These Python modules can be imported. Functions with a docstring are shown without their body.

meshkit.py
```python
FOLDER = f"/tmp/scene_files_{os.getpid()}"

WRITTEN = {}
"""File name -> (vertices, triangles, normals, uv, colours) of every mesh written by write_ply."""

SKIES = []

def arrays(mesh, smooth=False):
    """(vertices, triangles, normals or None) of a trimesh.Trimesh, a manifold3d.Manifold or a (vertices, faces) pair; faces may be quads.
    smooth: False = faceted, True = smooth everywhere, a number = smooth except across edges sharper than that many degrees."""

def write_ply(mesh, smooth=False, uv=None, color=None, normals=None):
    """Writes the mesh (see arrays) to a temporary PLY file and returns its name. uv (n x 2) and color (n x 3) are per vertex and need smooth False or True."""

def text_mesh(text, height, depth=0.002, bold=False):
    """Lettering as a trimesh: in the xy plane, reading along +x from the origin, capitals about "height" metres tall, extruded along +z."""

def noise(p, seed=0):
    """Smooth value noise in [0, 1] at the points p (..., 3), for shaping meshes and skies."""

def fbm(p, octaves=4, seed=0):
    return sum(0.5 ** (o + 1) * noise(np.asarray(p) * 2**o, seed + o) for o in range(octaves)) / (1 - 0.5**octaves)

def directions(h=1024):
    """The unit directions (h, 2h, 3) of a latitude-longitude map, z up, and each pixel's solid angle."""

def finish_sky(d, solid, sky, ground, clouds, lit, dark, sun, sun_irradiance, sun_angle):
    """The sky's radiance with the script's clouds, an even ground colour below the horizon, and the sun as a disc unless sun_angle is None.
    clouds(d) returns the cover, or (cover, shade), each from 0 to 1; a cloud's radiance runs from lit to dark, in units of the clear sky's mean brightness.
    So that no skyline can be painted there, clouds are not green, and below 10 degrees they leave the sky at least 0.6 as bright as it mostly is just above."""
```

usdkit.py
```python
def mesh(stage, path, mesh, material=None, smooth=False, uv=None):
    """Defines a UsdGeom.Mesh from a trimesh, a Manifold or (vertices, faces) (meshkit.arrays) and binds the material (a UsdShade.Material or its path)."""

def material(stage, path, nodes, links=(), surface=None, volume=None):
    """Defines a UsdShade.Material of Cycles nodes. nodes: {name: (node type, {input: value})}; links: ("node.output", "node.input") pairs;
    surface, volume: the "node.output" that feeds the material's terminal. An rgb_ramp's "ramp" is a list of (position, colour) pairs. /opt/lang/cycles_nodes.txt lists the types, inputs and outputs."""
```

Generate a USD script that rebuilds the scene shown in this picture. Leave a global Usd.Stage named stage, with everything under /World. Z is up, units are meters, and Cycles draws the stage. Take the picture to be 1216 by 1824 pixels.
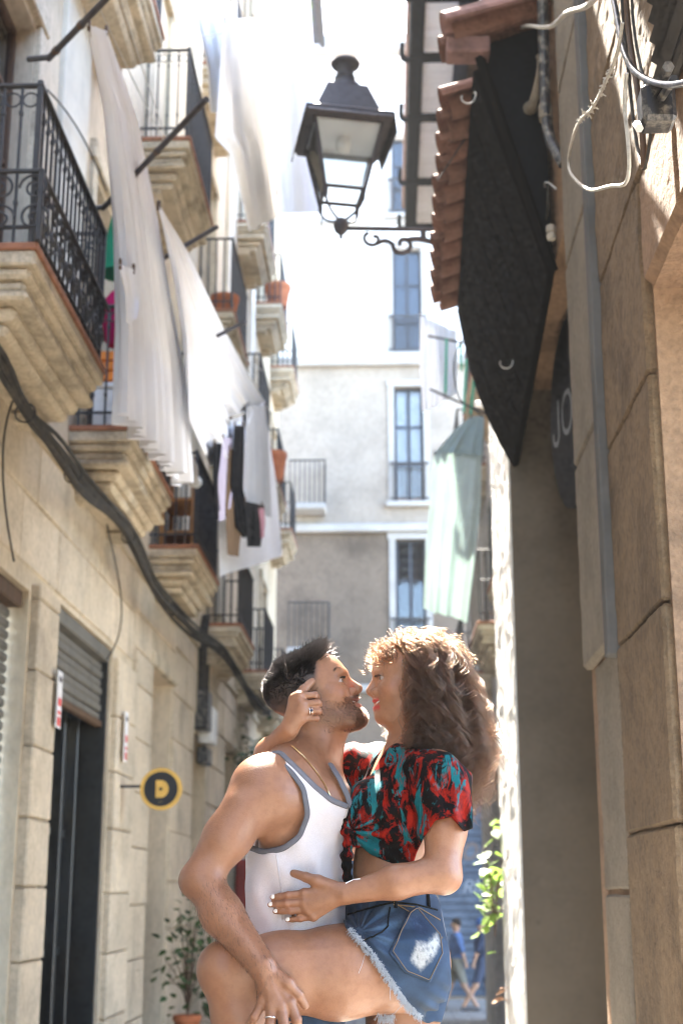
import math, random
import numpy as np, trimesh, manifold3d, shapely, shapely.geometry as sg
import usdkit, meshkit
from pxr import Usd, UsdGeom, UsdShade, UsdLux, Gf, Sdf, Vt

stage = Usd.Stage.CreateInMemory()
UsdGeom.SetStageUpAxis(stage, 'Z'); UsdGeom.SetStageMetersPerUnit(stage, 1.0)
UsdGeom.Xform.Define(stage, '/World'); UsdGeom.Scope.Define(stage, '/World/Looks')
rng = np.random.default_rng(7)

# ------------------------------------------------------------------ camera
EXPOSURE = 3.95
FPX, PCX, PCY = 2533.0, 608.0, 912.0           # focal length and centre in the photograph's pixels
CAM = np.array([0.0, 0.0, 1.05])
YAW, PIT = math.radians(1.79116), math.radians(14.9849)
_f = np.array([-math.sin(YAW)*math.cos(PIT), math.cos(YAW)*math.cos(PIT), math.sin(PIT)])
_r = np.array([math.cos(YAW), math.sin(YAW), 0.0]); _u = np.cross(_r, _f)
cam = UsdGeom.Camera.Define(stage, '/World/camera')
M4 = np.eye(4); M4[0, :3] = _r; M4[1, :3] = _u; M4[2, :3] = -_f; M4[3, :3] = CAM
cam.AddTransformOp().Set(Gf.Matrix4d(*M4.ravel().tolist()))
cam.CreateFocalLengthAttr(50.0); cam.CreateHorizontalApertureAttr(24.0); cam.CreateVerticalApertureAttr(36.0)
cam.CreateFStopAttr(4.2); cam.CreateFocusDistanceAttr(3.33); cam.CreateExposureAttr(EXPOSURE)
cam.CreateClippingRangeAttr(Gf.Vec2f(0.05, 2000))

# ------------------------------------------------------------------ sky and sun
SUN_AZ, SUN_EL = math.radians(-8.6), math.radians(57.0)     # azimuth from +y towards +x
SUN = np.array([math.sin(SUN_AZ)*math.cos(SUN_EL), math.cos(SUN_AZ)*math.cos(SUN_EL), math.sin(SUN_EL)])
sky_mat = usdkit.material(stage, '/World/Looks/sky_light', {
    's': ('sky_texture', {'sky_type': 'single_scattering', 'sun_disc': False, 'sun_elevation': SUN_EL, 'sun_rotation': SUN_AZ, 'aerosol_density': 1.6}),
    'b': ('background_shader', {'strength': 0.13})}, [('s.color', 'b.color')], surface='b.background')
dome = UsdLux.DomeLight.Define(stage, '/World/sky')
UsdShade.MaterialBindingAPI.Apply(dome.GetPrim()).Bind(sky_mat)
dome.GetPrim().SetCustomDataByKey('kind', 'structure')
dome.GetPrim().SetCustomDataByKey('label', 'bright hazy summer sky above the narrow street')
sun = UsdLux.DistantLight.Define(stage, '/World/sun')
sun.CreateIntensityAttr(1.25); sun.CreateAngleAttr(0.5); sun.CreateColorAttr(Gf.Vec3f(1.0, 0.93, 0.82)); sun.CreateNormalizeAttr(True)
_z = SUN; _x = np.cross([0, 0, 1.0], _z); _x /= np.linalg.norm(_x); _y = np.cross(_z, _x)
S4 = np.eye(4); S4[0, :3] = _x; S4[1, :3] = _y; S4[2, :3] = _z
sun.AddTransformOp().Set(Gf.Matrix4d(*S4.ravel().tolist()))

# ------------------------------------------------------------------ survey helpers: sight lines of the photograph onto planes of the street
def ray(x, y):
    return _f + (x-PCX)/FPX*_r - (y-PCY)/FPX*_u
def on_x(x, y, X): d = ray(x, y); return CAM + d*((X-CAM[0])/d[0])
def on_y(x, y, Y): d = ray(x, y); return CAM + d*((Y-CAM[1])/d[1])
def on_z(x, y, Z): d = ray(x, y); return CAM + d*((Z-CAM[2])/d[2])
def to_px(p):
    d = np.asarray(p, float)-CAM; z = d@_f
    return np.stack([PCX+FPX*(d@_r)/z, PCY-FPX*(d@_u)/z], -1)

# ------------------------------------------------------------------ prims
_used = {}
def numbered(parent, name):
    k = parent+'/'+name; n = _used.get(k, 0); _used[k] = n+1
    return k if n == 0 else f'{k}_{n:03d}'
def tag(p, label=None, cat=None, group=None, kind=None):
    p = p.GetPrim() if hasattr(p, 'GetPrim') else p
    for k, v in (('label', label), ('category', cat), ('group', group), ('kind', kind)):
        if v: p.SetCustomDataByKey(k, v)
    return p
def thing(name, label, cat, loc=(0, 0, 0), rz=0.0, group=None):
    x = UsdGeom.Xform.Define(stage, numbered('/World', name))
    x.AddTranslateOp().Set(Gf.Vec3d(*map(float, loc)))
    if rz: x.AddRotateZOp().Set(float(rz))
    tag(x, label, cat, group)
    x.loc = np.array(loc, float); x.rz = rz
    return x
def path_of(parent): return '/World' if parent is None else str(parent.GetPath())
class V:                                        # a growing mesh
    def __init__(s): s.v, s.f, s.n = [], [], 0
    def add(s, v, f):
        v = np.asarray(v, float); f = np.asarray(f, int)
        if f.shape[1] == 4: f = np.vstack([f[:, [0, 1, 2]], f[:, [0, 2, 3]]])
        s.v.append(v); s.f.append(f+s.n); s.n += len(v); return s
    def mesh(s, m): return s.add(m.vertices, m.faces)
    def get(s): return np.vstack(s.v), np.vstack(s.f)
def obj(name, m, material, parent=None, smooth=False, label=None, world=False):
    """One Mesh prim. world: the points are given in world space and moved into the parent's frame (translation and turn)."""
    if isinstance(m, V): m = m.get()
    if hasattr(m, 'vertices'): m = (np.array(m.vertices), np.array(m.faces))
    if hasattr(m, 'to_mesh'):
        q = m.to_mesh(); m = (np.array(q.vert_properties[:, :3], float), np.array(q.tri_verts))
    v = np.array(m[0], float)
    if world and parent is not None and hasattr(parent, 'loc'):
        v = v-parent.loc
        if parent.rz:
            a = -math.radians(parent.rz); c, s_ = math.cos(a), math.sin(a)
            v = v@np.array([[c, s_, 0], [-s_, c, 0], [0, 0, 1]])
    p = usdkit.mesh(stage, numbered(path_of(parent), name), (v, m[1]), material, smooth=smooth)
    if world and hasattr(parent, 'loc'): p.loc, p.rz = parent.loc, parent.rz
    if label: tag(p, label)
    return p
def copy_of(src, name, loc, rz=0.0, label=None, group=None, scale=None):
    x = UsdGeom.Xform.Define(stage, numbered('/World', name))
    x.GetPrim().GetReferences().AddInternalReference(src.GetPath()); 
    x.ClearXformOpOrder()
    x.AddTranslateOp().Set(Gf.Vec3d(*map(float, loc))); x.AddRotateZOp().Set(float(rz))
    x.GetPrim().SetInstanceable(True)
    d = src.GetPrim().GetCustomData()
    tag(x, label or d.get('label'), d.get('category'), group or d.get('group'))
    return x
def curves(name, pts, counts, widths, material, parent):
    c = UsdGeom.BasisCurves.Define(stage, numbered(path_of(parent), name))
    c.CreateTypeAttr('linear'); c.CreateCurveVertexCountsAttr(Vt.IntArray.FromNumpy(np.asarray(counts, np.int32)))
    c.CreatePointsAttr(Vt.Vec3fArray.FromNumpy(np.asarray(pts, np.float32)))
    c.CreateWidthsAttr(Vt.FloatArray.FromNumpy(np.asarray(widths, np.float32))); c.SetWidthsInterpolation('vertex')
    UsdShade.MaterialBindingAPI.Apply(c.GetPrim()).Bind(material)
    return c

# ------------------------------------------------------------------ shapes
def box(lo, hi, bev=0.0):
    lo, hi = np.minimum(lo, hi).astype(float), np.maximum(lo, hi).astype(float)
    if bev <= 0:
        m = trimesh.creation.box(hi-lo); return np.array(m.vertices)+(lo+hi)/2, np.array(m.faces)
    b = min(bev, (hi-lo).min()*0.45); c, h = (lo+hi)/2, (hi-lo)/2
    v = []
    for sx in (-1, 1):
        for sy in (-1, 1):
            for sz in (-1, 1):
                s = np.array([sx, sy, sz])
                for a in range(3):
                    q = s*(h-b); q[a] = s[a]*h[a]; v.append(q)
    m = trimesh.convex.convex_hull(np.array(v)); return np.array(m.vertices)+c, np.array(m.faces)
def unit(v): v = np.asarray(v, float); return v/max(np.linalg.norm(v), 1e-12)
def tube(pts, r, seg=8, caps=True, closed=False, flat=None):
    pts = np.asarray(pts, float); n = len(pts); r = np.broadcast_to(np.asarray(r, float), (n,))
    t = np.gradient(pts, axis=0) if not closed else np.roll(pts, -1, 0)-np.roll(pts, 1, 0)
    t /= np.maximum(np.linalg.norm(t, axis=1, keepdims=True), 1e-12)
    u = np.cross(t[0], [0, 0, 1.0]); u = unit(u) if np.linalg.norm(u) > 1e-3 else np.array([1.0, 0, 0])
    ring, U = [], []
    for i in range(n):
        u = unit(u-t[i]*(u@t[i])); U.append(u)
    a = np.linspace(0, 2*np.pi, seg, endpoint=False)
    U = np.array(U); W = np.cross(t, U)
    v = pts[:, None]+r[:, None, None]*(np.cos(a)[None, :, None]*U[:, None]+np.sin(a)[None, :, None]*W[:, None])
    v = v.reshape(-1, 3); f = []
    for i in range(n if closed else n-1):
        j = (i+1) % n
        for k in range(seg):
            k2 = (k+1) % seg; f.append([i*seg+k, i*seg+k2, j*seg+k2, j*seg+k])
    f = np.array(f); f = np.vstack([f[:, [0, 1, 2]], f[:, [0, 2, 3]]])
    if caps and not closed:
        v = np.vstack([v, pts[0], pts[-1]]); c0, c1 = n*seg, n*seg+1
        f = np.vstack([f, [[c0, (k+1) % seg, k] for k in range(seg)], [[c1, (n-1)*seg+k, (n-1)*seg+(k+1) % seg] for k in range(seg)]])
    return v, f
def lathe(prof, seg=24, c=(0, 0, 0)):
    prof = np.asarray(prof, float); a = np.linspace(0, 2*np.pi, seg, endpoint=False); n = len(prof)
    v = np.stack([prof[:, 0][:, None]*np.cos(a), prof[:, 0][:, None]*np.sin(a), np.repeat(prof[:, 1][:, None], seg, 1)], -1).reshape(-1, 3)
    f = []
    for i in range(n-1):
        for k in range(seg):
            k2 = (k+1) % seg; f.append([i*seg+k, i*seg+k2, (i+1)*seg+k2, (i+1)*seg+k])
    f = np.array(f); return v+np.asarray(c), np.vstack([f[:, [0, 1, 2]], f[:, [0, 2, 3]]])
def prism(poly, h0, h1, plane='xz'):
    """Extrudes a 2-d polygon (list of points or shapely) along the axis that the plane leaves out."""
    g = poly if hasattr(poly, 'geom_type') else sg.Polygon(poly)
    if not g.is_valid: g = g.buffer(0)
    parts = getattr(g, 'geoms', [g]); out = V()
    for q in parts:
        m = trimesh.creation.extrude_polygon(q, abs(h1-h0), engine='earcut')
        v = np.array(m.vertices); f = np.array(m.faces); h = v[:, 2]+min(h0, h1)
        if plane == 'xz': v = np.stack([v[:, 0], h, v[:, 1]], 1); f = f[:, ::-1]
        elif plane == 'yz': v = np.stack([h, v[:, 0], v[:, 1]], 1)
        else: v = np.stack([v[:, 0], v[:, 1], h], 1)
        out.add(v, f)
    return out.get()
def xf(m, R=None, t=(0, 0, 0), s=1.0):
    v = np.asarray(m[0], float)*s
    if R is not None: v = v@np.asarray(R).T
    return v+np.asarray(t), m[1]
def rotz(d): a = math.radians(d); return np.array([[math.cos(a), -math.sin(a), 0], [math.sin(a), math.cos(a), 0], [0, 0, 1]])
def rotx(d): a = math.radians(d); return np.array([[1, 0, 0], [0, math.cos(a), -math.sin(a)], [0, math.sin(a), math.cos(a)]])
def roty(d): a = math.radians(d); return np.array([[math.cos(a), 0, math.sin(a)], [0, 1, 0], [-math.sin(a), 0, math.cos(a)]])
def spline(pts, n):
    pts = np.asarray(pts, float); k = len(pts)
    d = np.r_[0, np.cumsum(np.linalg.norm(np.diff(pts, axis=0), axis=1))]
    from scipy.interpolate import PchipInterpolator, CubicSpline
    return CubicSpline(d, pts, axis=0)(np.linspace(0, d[-1], n)) if k > 2 else PchipInterpolator(d, pts, axis=0)(np.linspace(0, d[-1], n))

# ------------------------------------------------------------------ materials
_mats = {}
def mat(name, col, rough=0.7, var=0.25, scale=6.0, bump=0.0, bscale=60.0, metal=0.0, col2=None, stretch=(1, 1, 1), spec=0.35, sheen=0.0, per_object=0.0, translucent=0.0, fine=0.0):
    """Base colour varied by noise between col and col2, fine relief by bump."""
    if name in _mats: return _mats[name]
    c = np.array(col, float); c2 = np.array(col2, float) if col2 is not None else c*(1-var)
    N = {'g': ('geometry', {}), 'm': ('mapping', {'scale': stretch}), 'n': ('noise_texture', {'scale': scale, 'detail': 6.0, 'roughness': 0.62}),
         'r': ('rgb_ramp', {'ramp': [(0.32, tuple(c2)), (0.52, tuple(c)), (0.72, tuple(np.minimum(c*1.12, 0.9)))]}),
         'p': ('principled_bsdf', {'roughness': rough, 'metallic': metal, 'specular_ior_level': spec, 'sheen_weight': sheen})}
    L = [('g.position', 'm.vector'), ('m.vector', 'n.vector'), ('n.fac', 'r.fac')]
    out = 'r.color'
    if fine:
        N['n2'] = ('noise_texture', {'scale': scale*14, 'detail': 4.0, 'roughness': 0.7}); N['r2'] = ('rgb_ramp', {'ramp': [(0.3, (1-fine,)*3), (0.6, (1, 1, 1))]})
        N['x2'] = ('mix', {'mix_type': 'multiply', 'fac': 1.0}); L += [('m.vector', 'n2.vector'), ('n2.fac', 'r2.fac'), (out, 'x2.color1'), ('r2.color', 'x2.color2')]; out = 'x2.color'
    if per_object:
        N['o'] = ('object_info', {}); N['mr'] = ('map_range', {'to_min': 1-per_object, 'to_max': 1+per_object*0.6}); N['x3'] = ('mix', {'mix_type': 'multiply', 'fac': 1.0}); N['cc'] = ('combine_color', {})
        L += [('o.random', 'mr.value'), ('mr.result', 'cc.r'), ('mr.result', 'cc.g'), ('mr.result', 'cc.b'), (out, 'x3.color1'), ('cc.color', 'x3.color2')]; out = 'x3.color'
    L.append((out, 'p.base_color'))
    if bump:
        N['nb'] = ('noise_texture', {'scale': bscale, 'detail': 5.0, 'roughness': 0.6}); N['b'] = ('bump', {'strength': min(1.0, bump), 'distance': 0.012})
        L += [('m.vector', 'nb.vector'), ('nb.fac', 'b.height'), ('b.normal', 'p.normal')]
    surf = 'p.BSDF'
    if translucent:
        N['t'] = ('translucent_bsdf', {}); N['mc'] = ('mix_closure', {'fac': translucent}); L += [(out, 't.color'), ('p.BSDF', 'mc.closure1'), ('t.BSDF', 'mc.closure2')]; surf = 'mc.closure'
    _mats[name] = usdkit.material(stage, '/World/Looks/'+name, N, L, surface=surf); return _mats[name]
def plain(name, col, rough=0.5, metal=0.0, spec=0.4, **k):
    if name in _mats: return _mats[name]
    _mats[name] = usdkit.material(stage, '/World/Looks/'+name, {'p': ('principled_bsdf', dict(base_color=tuple(col), roughness=rough, metallic=metal, specular_ior_level=spec, **k))}, surface='p.BSDF')
    return _mats[name]
# ------------------------------------------------------------------ materials of the street
STONE = mat('beige_stone', (.62, .51, .365), rough=.85, scale=1.7, var=.30, bump=.5, bscale=45, per_object=.12, fine=.25)
STUCCO = mat('beige_stucco', (.62, .51, .36), rough=.88, scale=1.1, var=.28, bump=.4, bscale=38, fine=.22, stretch=(1, 1, .45))
CORBEL = mat('balcony_stone', (.60, .50, .355), rough=.88, scale=3.0, var=.45, bump=.6, bscale=40, fine=.35)
EDGE_TILE = mat('terracotta_edge', (.30, .13, .07), rough=.8, scale=9, var=.35)
IRON = mat('wrought_iron', (.032, .029, .027), rough=.55, scale=20, var=.4, spec=.5)
CABLE = mat('black_cable', (.030, .027, .023), rough=.7, scale=14, var=.5, col2=(.075, .062, .045), bump=.4, bscale=90)
DARKWOOD = mat('dark_door', (.016, .016, .015), rough=.35, scale=8, var=.4, spec=.5)
BROWN = mat('brown_door', (.085, .045, .022), rough=.55, scale=3, var=.4, stretch=(6, 6, .6))
SHUTTER = mat('grey_shutter', (.13, .118, .096), rough=.55, scale=5, var=.4, bump=.2, stretch=(1, 1, .3))
GLASS = usdkit.material(stage, '/World/Looks/window_glass', {'f': ('fresnel', {'IOR': 1.5}), 't': ('transparent_bsdf', {'color': (.86, .88, .88)}), 'g': ('glossy_bsdf', {'roughness': .02, 'color': (.9, .92, .95)}), 'm': ('mix_closure', {})},
    [('f.fac', 'm.fac'), ('t.BSDF', 'm.closure1'), ('g.BSDF', 'm.closure2')], surface='m.closure')
WHITEPAINT = mat('white_paint', (.72, .70, .66), rough=.6, scale=6, var=.18)
INTERIOR = plain('dark_room', (.006, .006, .0055), rough=.9)
def offs(m, p): return (np.asarray(m[0])+np.asarray(p), m[1])
def struct(name, m, material, label, parent=None, smooth=False):
    return tag(obj(name, m, material, parent, smooth), label, None, None, 'structure')

# ---- ground: a stone paved lane that falls gently away from the camera
def gz_at(y): return -0.06-0.05*np.clip(np.asarray(y, float)-4.0, 0, 22)
ys = np.r_[-6, np.linspace(0, 60, 61), 400.0]; xs = np.r_[-200, np.linspace(-8, 9, 18), 200.0]
gv = np.array([[x, y, float(gz_at(y))] for y in ys for x in xs]); nx = len(xs)
gf = np.array([[j*nx+i, j*nx+i+1, (j+1)*nx+i+1, (j+1)*nx+i] for j in range(len(ys)-1) for i in range(nx-1)])
PAVING = usdkit.material(stage, '/World/Looks/paving', {'g': ('geometry', {}), 'b': ('brick_texture', {'scale': 1.0, 'color1': (.30, .28, .25), 'color2': (.24, .225, .20), 'mortar': (.08, .075, .07), 'mortar_size': .012, 'brick_width': .6, 'row_height': .4}),
    'p': ('principled_bsdf', {'roughness': .6})}, [('g.position', 'b.vector'), ('b.color', 'p.base_color')], surface='p.BSDF')
struct('ground', (gv, gf), PAVING, 'grey stone paved lane falling gently towards the cross street')

# ---- generic pieces
def block_face(y0, y1, z0, z1, x, sgn, depth=.05, bev=.012):
    return box((x-.04*sgn, y0, z0), (x+depth*sgn, y1, z1), bev)
def corbel(L, D, first):
    """Moulded stone slab: stepped courses under a thin floor edge; x from 0 (wall) to D, y from 0 to L, top at z = 0."""
    m = V()
    for (inset, z0, z1, b) in ((.0, -.13, -.045, .012), (.035, -.19, -.13, .02), (.075, -.26, -.19, .025), (.05, -.31, -.26, .018), (.14, -.39, -.31, .03), (.20, -.46, -.39, .025)):
        m.add(*box((-.05, inset, z0), (D-inset*.9, L-inset, z1+.003), b))
    m.add(*box((-.05, .20, -.52), (D*.40, .50, -.455), .03)); m.add(*box((-.05, L-.50, -.52), (D*.40, L-.20, -.455), .03))
    return m
def ring(c, r, t, n=20, axis='y'):
    a = np.linspace(0, 2*np.pi, n, endpoint=False)
    p = np.stack([np.cos(a)*r, 0*a, np.sin(a)*r], 1) if axis == 'y' else np.stack([0*a, np.cos(a)*r, np.sin(a)*r], 1)
    return tube(p+np.asarray(c), t, 5, closed=True)
def spiral(c, r, turns, t, axis='y', s=1):
    a = np.linspace(0, turns*2*np.pi, int(26*turns)); q = r*(1-.85*a/a[-1])
    p = np.stack([np.cos(a)*q*s, 0*a, np.sin(a)*q], 1) if axis == 'y' else np.stack([0*a, np.cos(a)*q*s, np.sin(a)*q], 1)
    return tube(p+np.asarray(c), t, 5)
def balcony(parent, y0, y1, z, D=.5, X=-2.4, sgn=1, detail=2, H=1.0, stone=None, gap=.105, scroll=False):
    """A stone slab with an iron railing on the wall x = X; a part of its building, whose pieces are sub-parts."""
    L = y1-y0; P = np.array([X, y0, z]); fl = np.array([sgn, 1, 1.0])
    tr = lambda m: ((np.asarray(m[0])*fl+P), np.asarray(m[1])[:, ::-1] if sgn < 0 else m[1])
    sl = obj('balcony', tr(corbel(L, D, 0).get()), stone or CORBEL, parent)
    obj('floor_edge', tr(box((-.05, -.012, -.045), (D+.015, L+.012, 0), .008)), EDGE_TILE, sl)
    e = .035; xo = D-e
    rail = V().add(*box((0, e-.02, H-.022), (xo, e+.02, H), .006)).add(*box((0, L-e-.02, H-.022), (xo, L-e+.02, H), .006)).add(*box((xo-.02, e-.02, H-.02), (xo+.02, L-e+.02, H+.004), .006))
    low = V().add(*box((0, e-.009, .10), (xo, e+.009, .118))).add(*box((0, L-e-.009, .10), (xo, L-e+.009, .118))).add(*box((xo-.009, e, .102), (xo+.009, L-e, .12)))
    pos = [(xo, y) for y in np.linspace(e, L-e, max(3, int((L-2*e)/gap)+1))]+[(x, y) for y in (e, L-e) for x in np.linspace(.06, xo, max(2, int(xo/gap)+1))[:-1]]
    corners = [(xo, e), (xo, L-e)]
    rings = []
    ys_ = np.linspace(e, L-e, max(3, int((L-2*e)/gap)+1))
    if detail >= 2:
        for a, b in zip(ys_[:-1], ys_[1:]):
            rings.append(ring((xo, (a+b)/2, H-.10), min(.046, (b-a)*.42), .006, 12, 'x'))
        for y in (e, L-e):
            for x in np.linspace(.06, xo, max(2, int(xo/gap)+1))[:-1]: rings.append(ring((x+.05, y, H-.10), .044, .006, 12, 'y'))
    if detail >= 2:
        tr1 = lambda n, m: obj(n, tr(m if isinstance(m, tuple) else m.get()), IRON, sl)
        tr1('rail', rail); tr1('lower_rail', low)
        for q in rings: tr1('railing_ring', q)
        for (x, y) in corners: tr1('corner_post', box((x-.016, y-.016, 0), (x+.016, y+.016, H+.02), .004))
        for (x, y) in pos:
            if (x, y) in corners: continue
            tr1('baluster', V().add(*box((x-.0075, y-.0075, .0), (x+.0075, y+.0075, H-.02))).add(*box((x-.012, y-.013, H-.20), (x+.012, y+.013, H-.17), .004)).add(*box((x-.012, y-.013, .24), (x+.012, y+.013, .27), .004)))
        if scroll:
            sc = V()
            for yy in np.arange(.14, L-.1, .2):
                sc.add(*spiral((D+.012, yy, .145), .085, 1.7, .008, 'x')).add(*spiral((D+.012, yy, .325), .085, 1.7, .008, 'x', -1))
            for xx in np.arange(.10, D, .19): sc.add(*spiral((xx, -.012, .145), .085, 1.7, .008, 'y')).add(*spiral((xx, -.012, .325), .085, 1.7, .008, 'y', -1))
            sc.add(*box((D, -.03, .415), (D+.026, L, .437), .004)).add(*box((-.0, -.026, .415), (D+.02, 0, .437), .004)).add(*box((D, -.03, .0), (D+.03, .01, .43), .004))
            tr1('scroll_panel', sc)
    else:
        m = V()
        for (x, y) in pos:
            w = .010 if detail == 1 else .013
            m.add(*box((x-w, y-w, 0), (x+w, y+w, H-.02)))
        m.add(*rail.get()).add(*low.get())
        obj('railing', tr(m.get()), IRON, sl)
    return sl
def window(parent, X, y0, y1, z0, z1, sgn, frame_m, rec=.16, panes=(2, 4), shutter=None, arch=False):
    """French window set back in an opening of the wall x = X; frame with mullions and glass as a sub-part."""
    x = X-sgn*rec; m = V(); t = .05
    m.add(*box((x-.03, y0, z0), (x+.03, y0+t, z1))).add(*box((x-.03, y1-t, z0), (x+.03, y1, z1))).add(*box((x-.03, y0+t, z1-t), (x+.03, y1-t, z1))).add(*box((x-.03, y0+t, z0), (x+.03, y1-t, z0+.25)))
    for i in range(1, panes[0]):
        yy = y0+(y1-y0)*i/panes[0]; m.add(*box((x-.035, yy-.035, z0+.25), (x+.035, yy+.035, z1-t)))
    for i in range(1, panes[1]):
        zz = z0+.25+(z1-z0-.25)*i/panes[1]; m.add(*box((x-.02, y0+t, zz-.014), (x+.02, y1-t, zz+.014)))
    f = obj('window', m, frame_m, parent)
    obj('pane', box((x-.004, y0+t-.005, z0+.24), (x+.004, y1-t+.005, z1-t+.005)), GLASS, f)
    obj('room', box((x-sgn*.10-.01, y0-.03, z0-.02), (x-sgn*.10+.01, y1+.03, z1+.02)), INTERIOR, f)
    return f

# ------------------------------------------------------------------ left side: two stone houses
XL = -2.4
def wall_with_openings(X, y0, y1, z0, z1, holes, thick=.5, sgn=1):
    g = sg.box(y0, z0, y1, z1)
    for h in holes: g = g.difference(sg.box(*h) if len(h) == 4 else h)
    return prism(g, X-sgn*thick, X, 'yz')
ROWS_A = {4.5: [(7.1, 9.05), (10.25, 12.2)], 8.3: [(8.9, 10.9), (12.6, 14.5)], 11.9: [(8.9, 10.9), (12.8, 14.6)]}
ROWS_B = {4.5: [(14.95, 16.7), (18.5, 20.5), (22.6, 24.4), (26.5, 28.3)], 8.3: [(16.9, 18.9), (21.0, 22.9), (24.8, 26.6), (28.3, 30.0)], 11.9: [(16.9, 18.8), (21.6, 23.5), (25.0, 26.8), (28.4, 30.1)], 15.5: [(17, 18.8), (21.6, 23.5), (25.2, 27)]}
ROWS_B[4.5][0] = (14.1, 15.95)
SPLIT = 13.35
def openings(rows): return [((a+b)/2-.55, z+.0, (a+b)/2+.55, z+2.35) for z, l in rows.items() for a, b in l]
SHOP = (10.03, 12.35, -1.0, 3.12); DOOR = (14.4, 15.95, -1.0, 3.30); ROLL = (2.2, 9.35, -1.0, 3.02)
DOOR2 = (17.75, 19.0, -1.5, 3.0); DOOR3 = (21.2, 23.0, -1.5, 3.2); DOOR4 = (25, 26.4, -1.6, 3.0)
gh = lambda h: (h[0], h[2], h[1], h[3])
houseA = thing('stone_house', 'beige stone house with rolled shutters and iron balconies nearest on the left', 'house')
houseB = thing('stone_house', 'taller beige house beyond the brown street door, behind the round black sign', 'house')
obj('wall', wall_with_openings(XL, -14.0, SPLIT, -1.2, 14.6, openings(ROWS_A)+[gh(SHOP), gh(ROLL)]), STUCCO, houseA)
obj('wall', wall_with_openings(XL-.015, SPLIT, 30.9, -2.0, 19.0, openings(ROWS_B)+[gh(DOOR), gh(DOOR2), gh(DOOR3), gh(DOOR4)]), STUCCO, houseB)
for H_, hs, ya, yb, zt in ((houseA, ROWS_A, -14.0, SPLIT, 14.6), (houseB, ROWS_B, SPLIT, 30.9, 19.0)):
    obj('cornice', box((XL-.4, ya+.003, zt-.001), (XL+.35, yb-.003, zt+.25), .05), CORBEL, H_); obj('roof', box((XL-9, ya+.01, zt-.3), (XL-.45, yb-.01, zt+.12)), EDGE_TILE, H_)
    for z, l in hs.items():
        for a, b in l:
            window(H_, XL-(.015 if H_ is houseB else 0), (a+b)/2-.55, (a+b)/2+.55, z, z+2.35, 1, BROWN if z < 9 else WHITEPAINT)
for z, l in ROWS_A.items():
    for i, (a, b) in enumerate(l): balcony(houseA, a, b, z, detail=2 if z < 9 else 0, scroll=(z < 5 and i == 0))
for z, l in ROWS_B.items():
    for i, (a, b) in enumerate(l): balcony(houseB, a, b, z, X=XL-.015, detail=2 if (a < 15) else (1 if a < 20 else 0), stone=CORBEL)
# window surrounds and pilaster strips; on the taller house their pale tone stands for lit wall
for H_, hs in ((houseA, ROWS_A), (houseB, ROWS_B)):
    for z, l in hs.items():
        for a, b in l:
            c = (a+b)/2; m = V()
            for y in (c-.72, c+.57): m.add(*box((XL-.02, y, z+.005), (XL+.04, y+.15, z+2.4), .008))
            m.add(*box((XL-.02, c-.75, z+2.403), (XL+.055, c+.75, z+2.58), .01)); obj('window_surround', m, CORBEL, H_)
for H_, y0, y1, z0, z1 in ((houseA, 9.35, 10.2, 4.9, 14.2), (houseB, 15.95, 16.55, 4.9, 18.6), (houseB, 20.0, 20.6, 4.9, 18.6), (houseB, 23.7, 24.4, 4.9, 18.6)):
    obj('pilaster', box((XL-.03, y0, z0), (XL+.045, y1, z1), .01), mat('cream_stone', (.60, .54, .43), scale=2, var=.2, bump=.3, bscale=40), H_)
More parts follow.
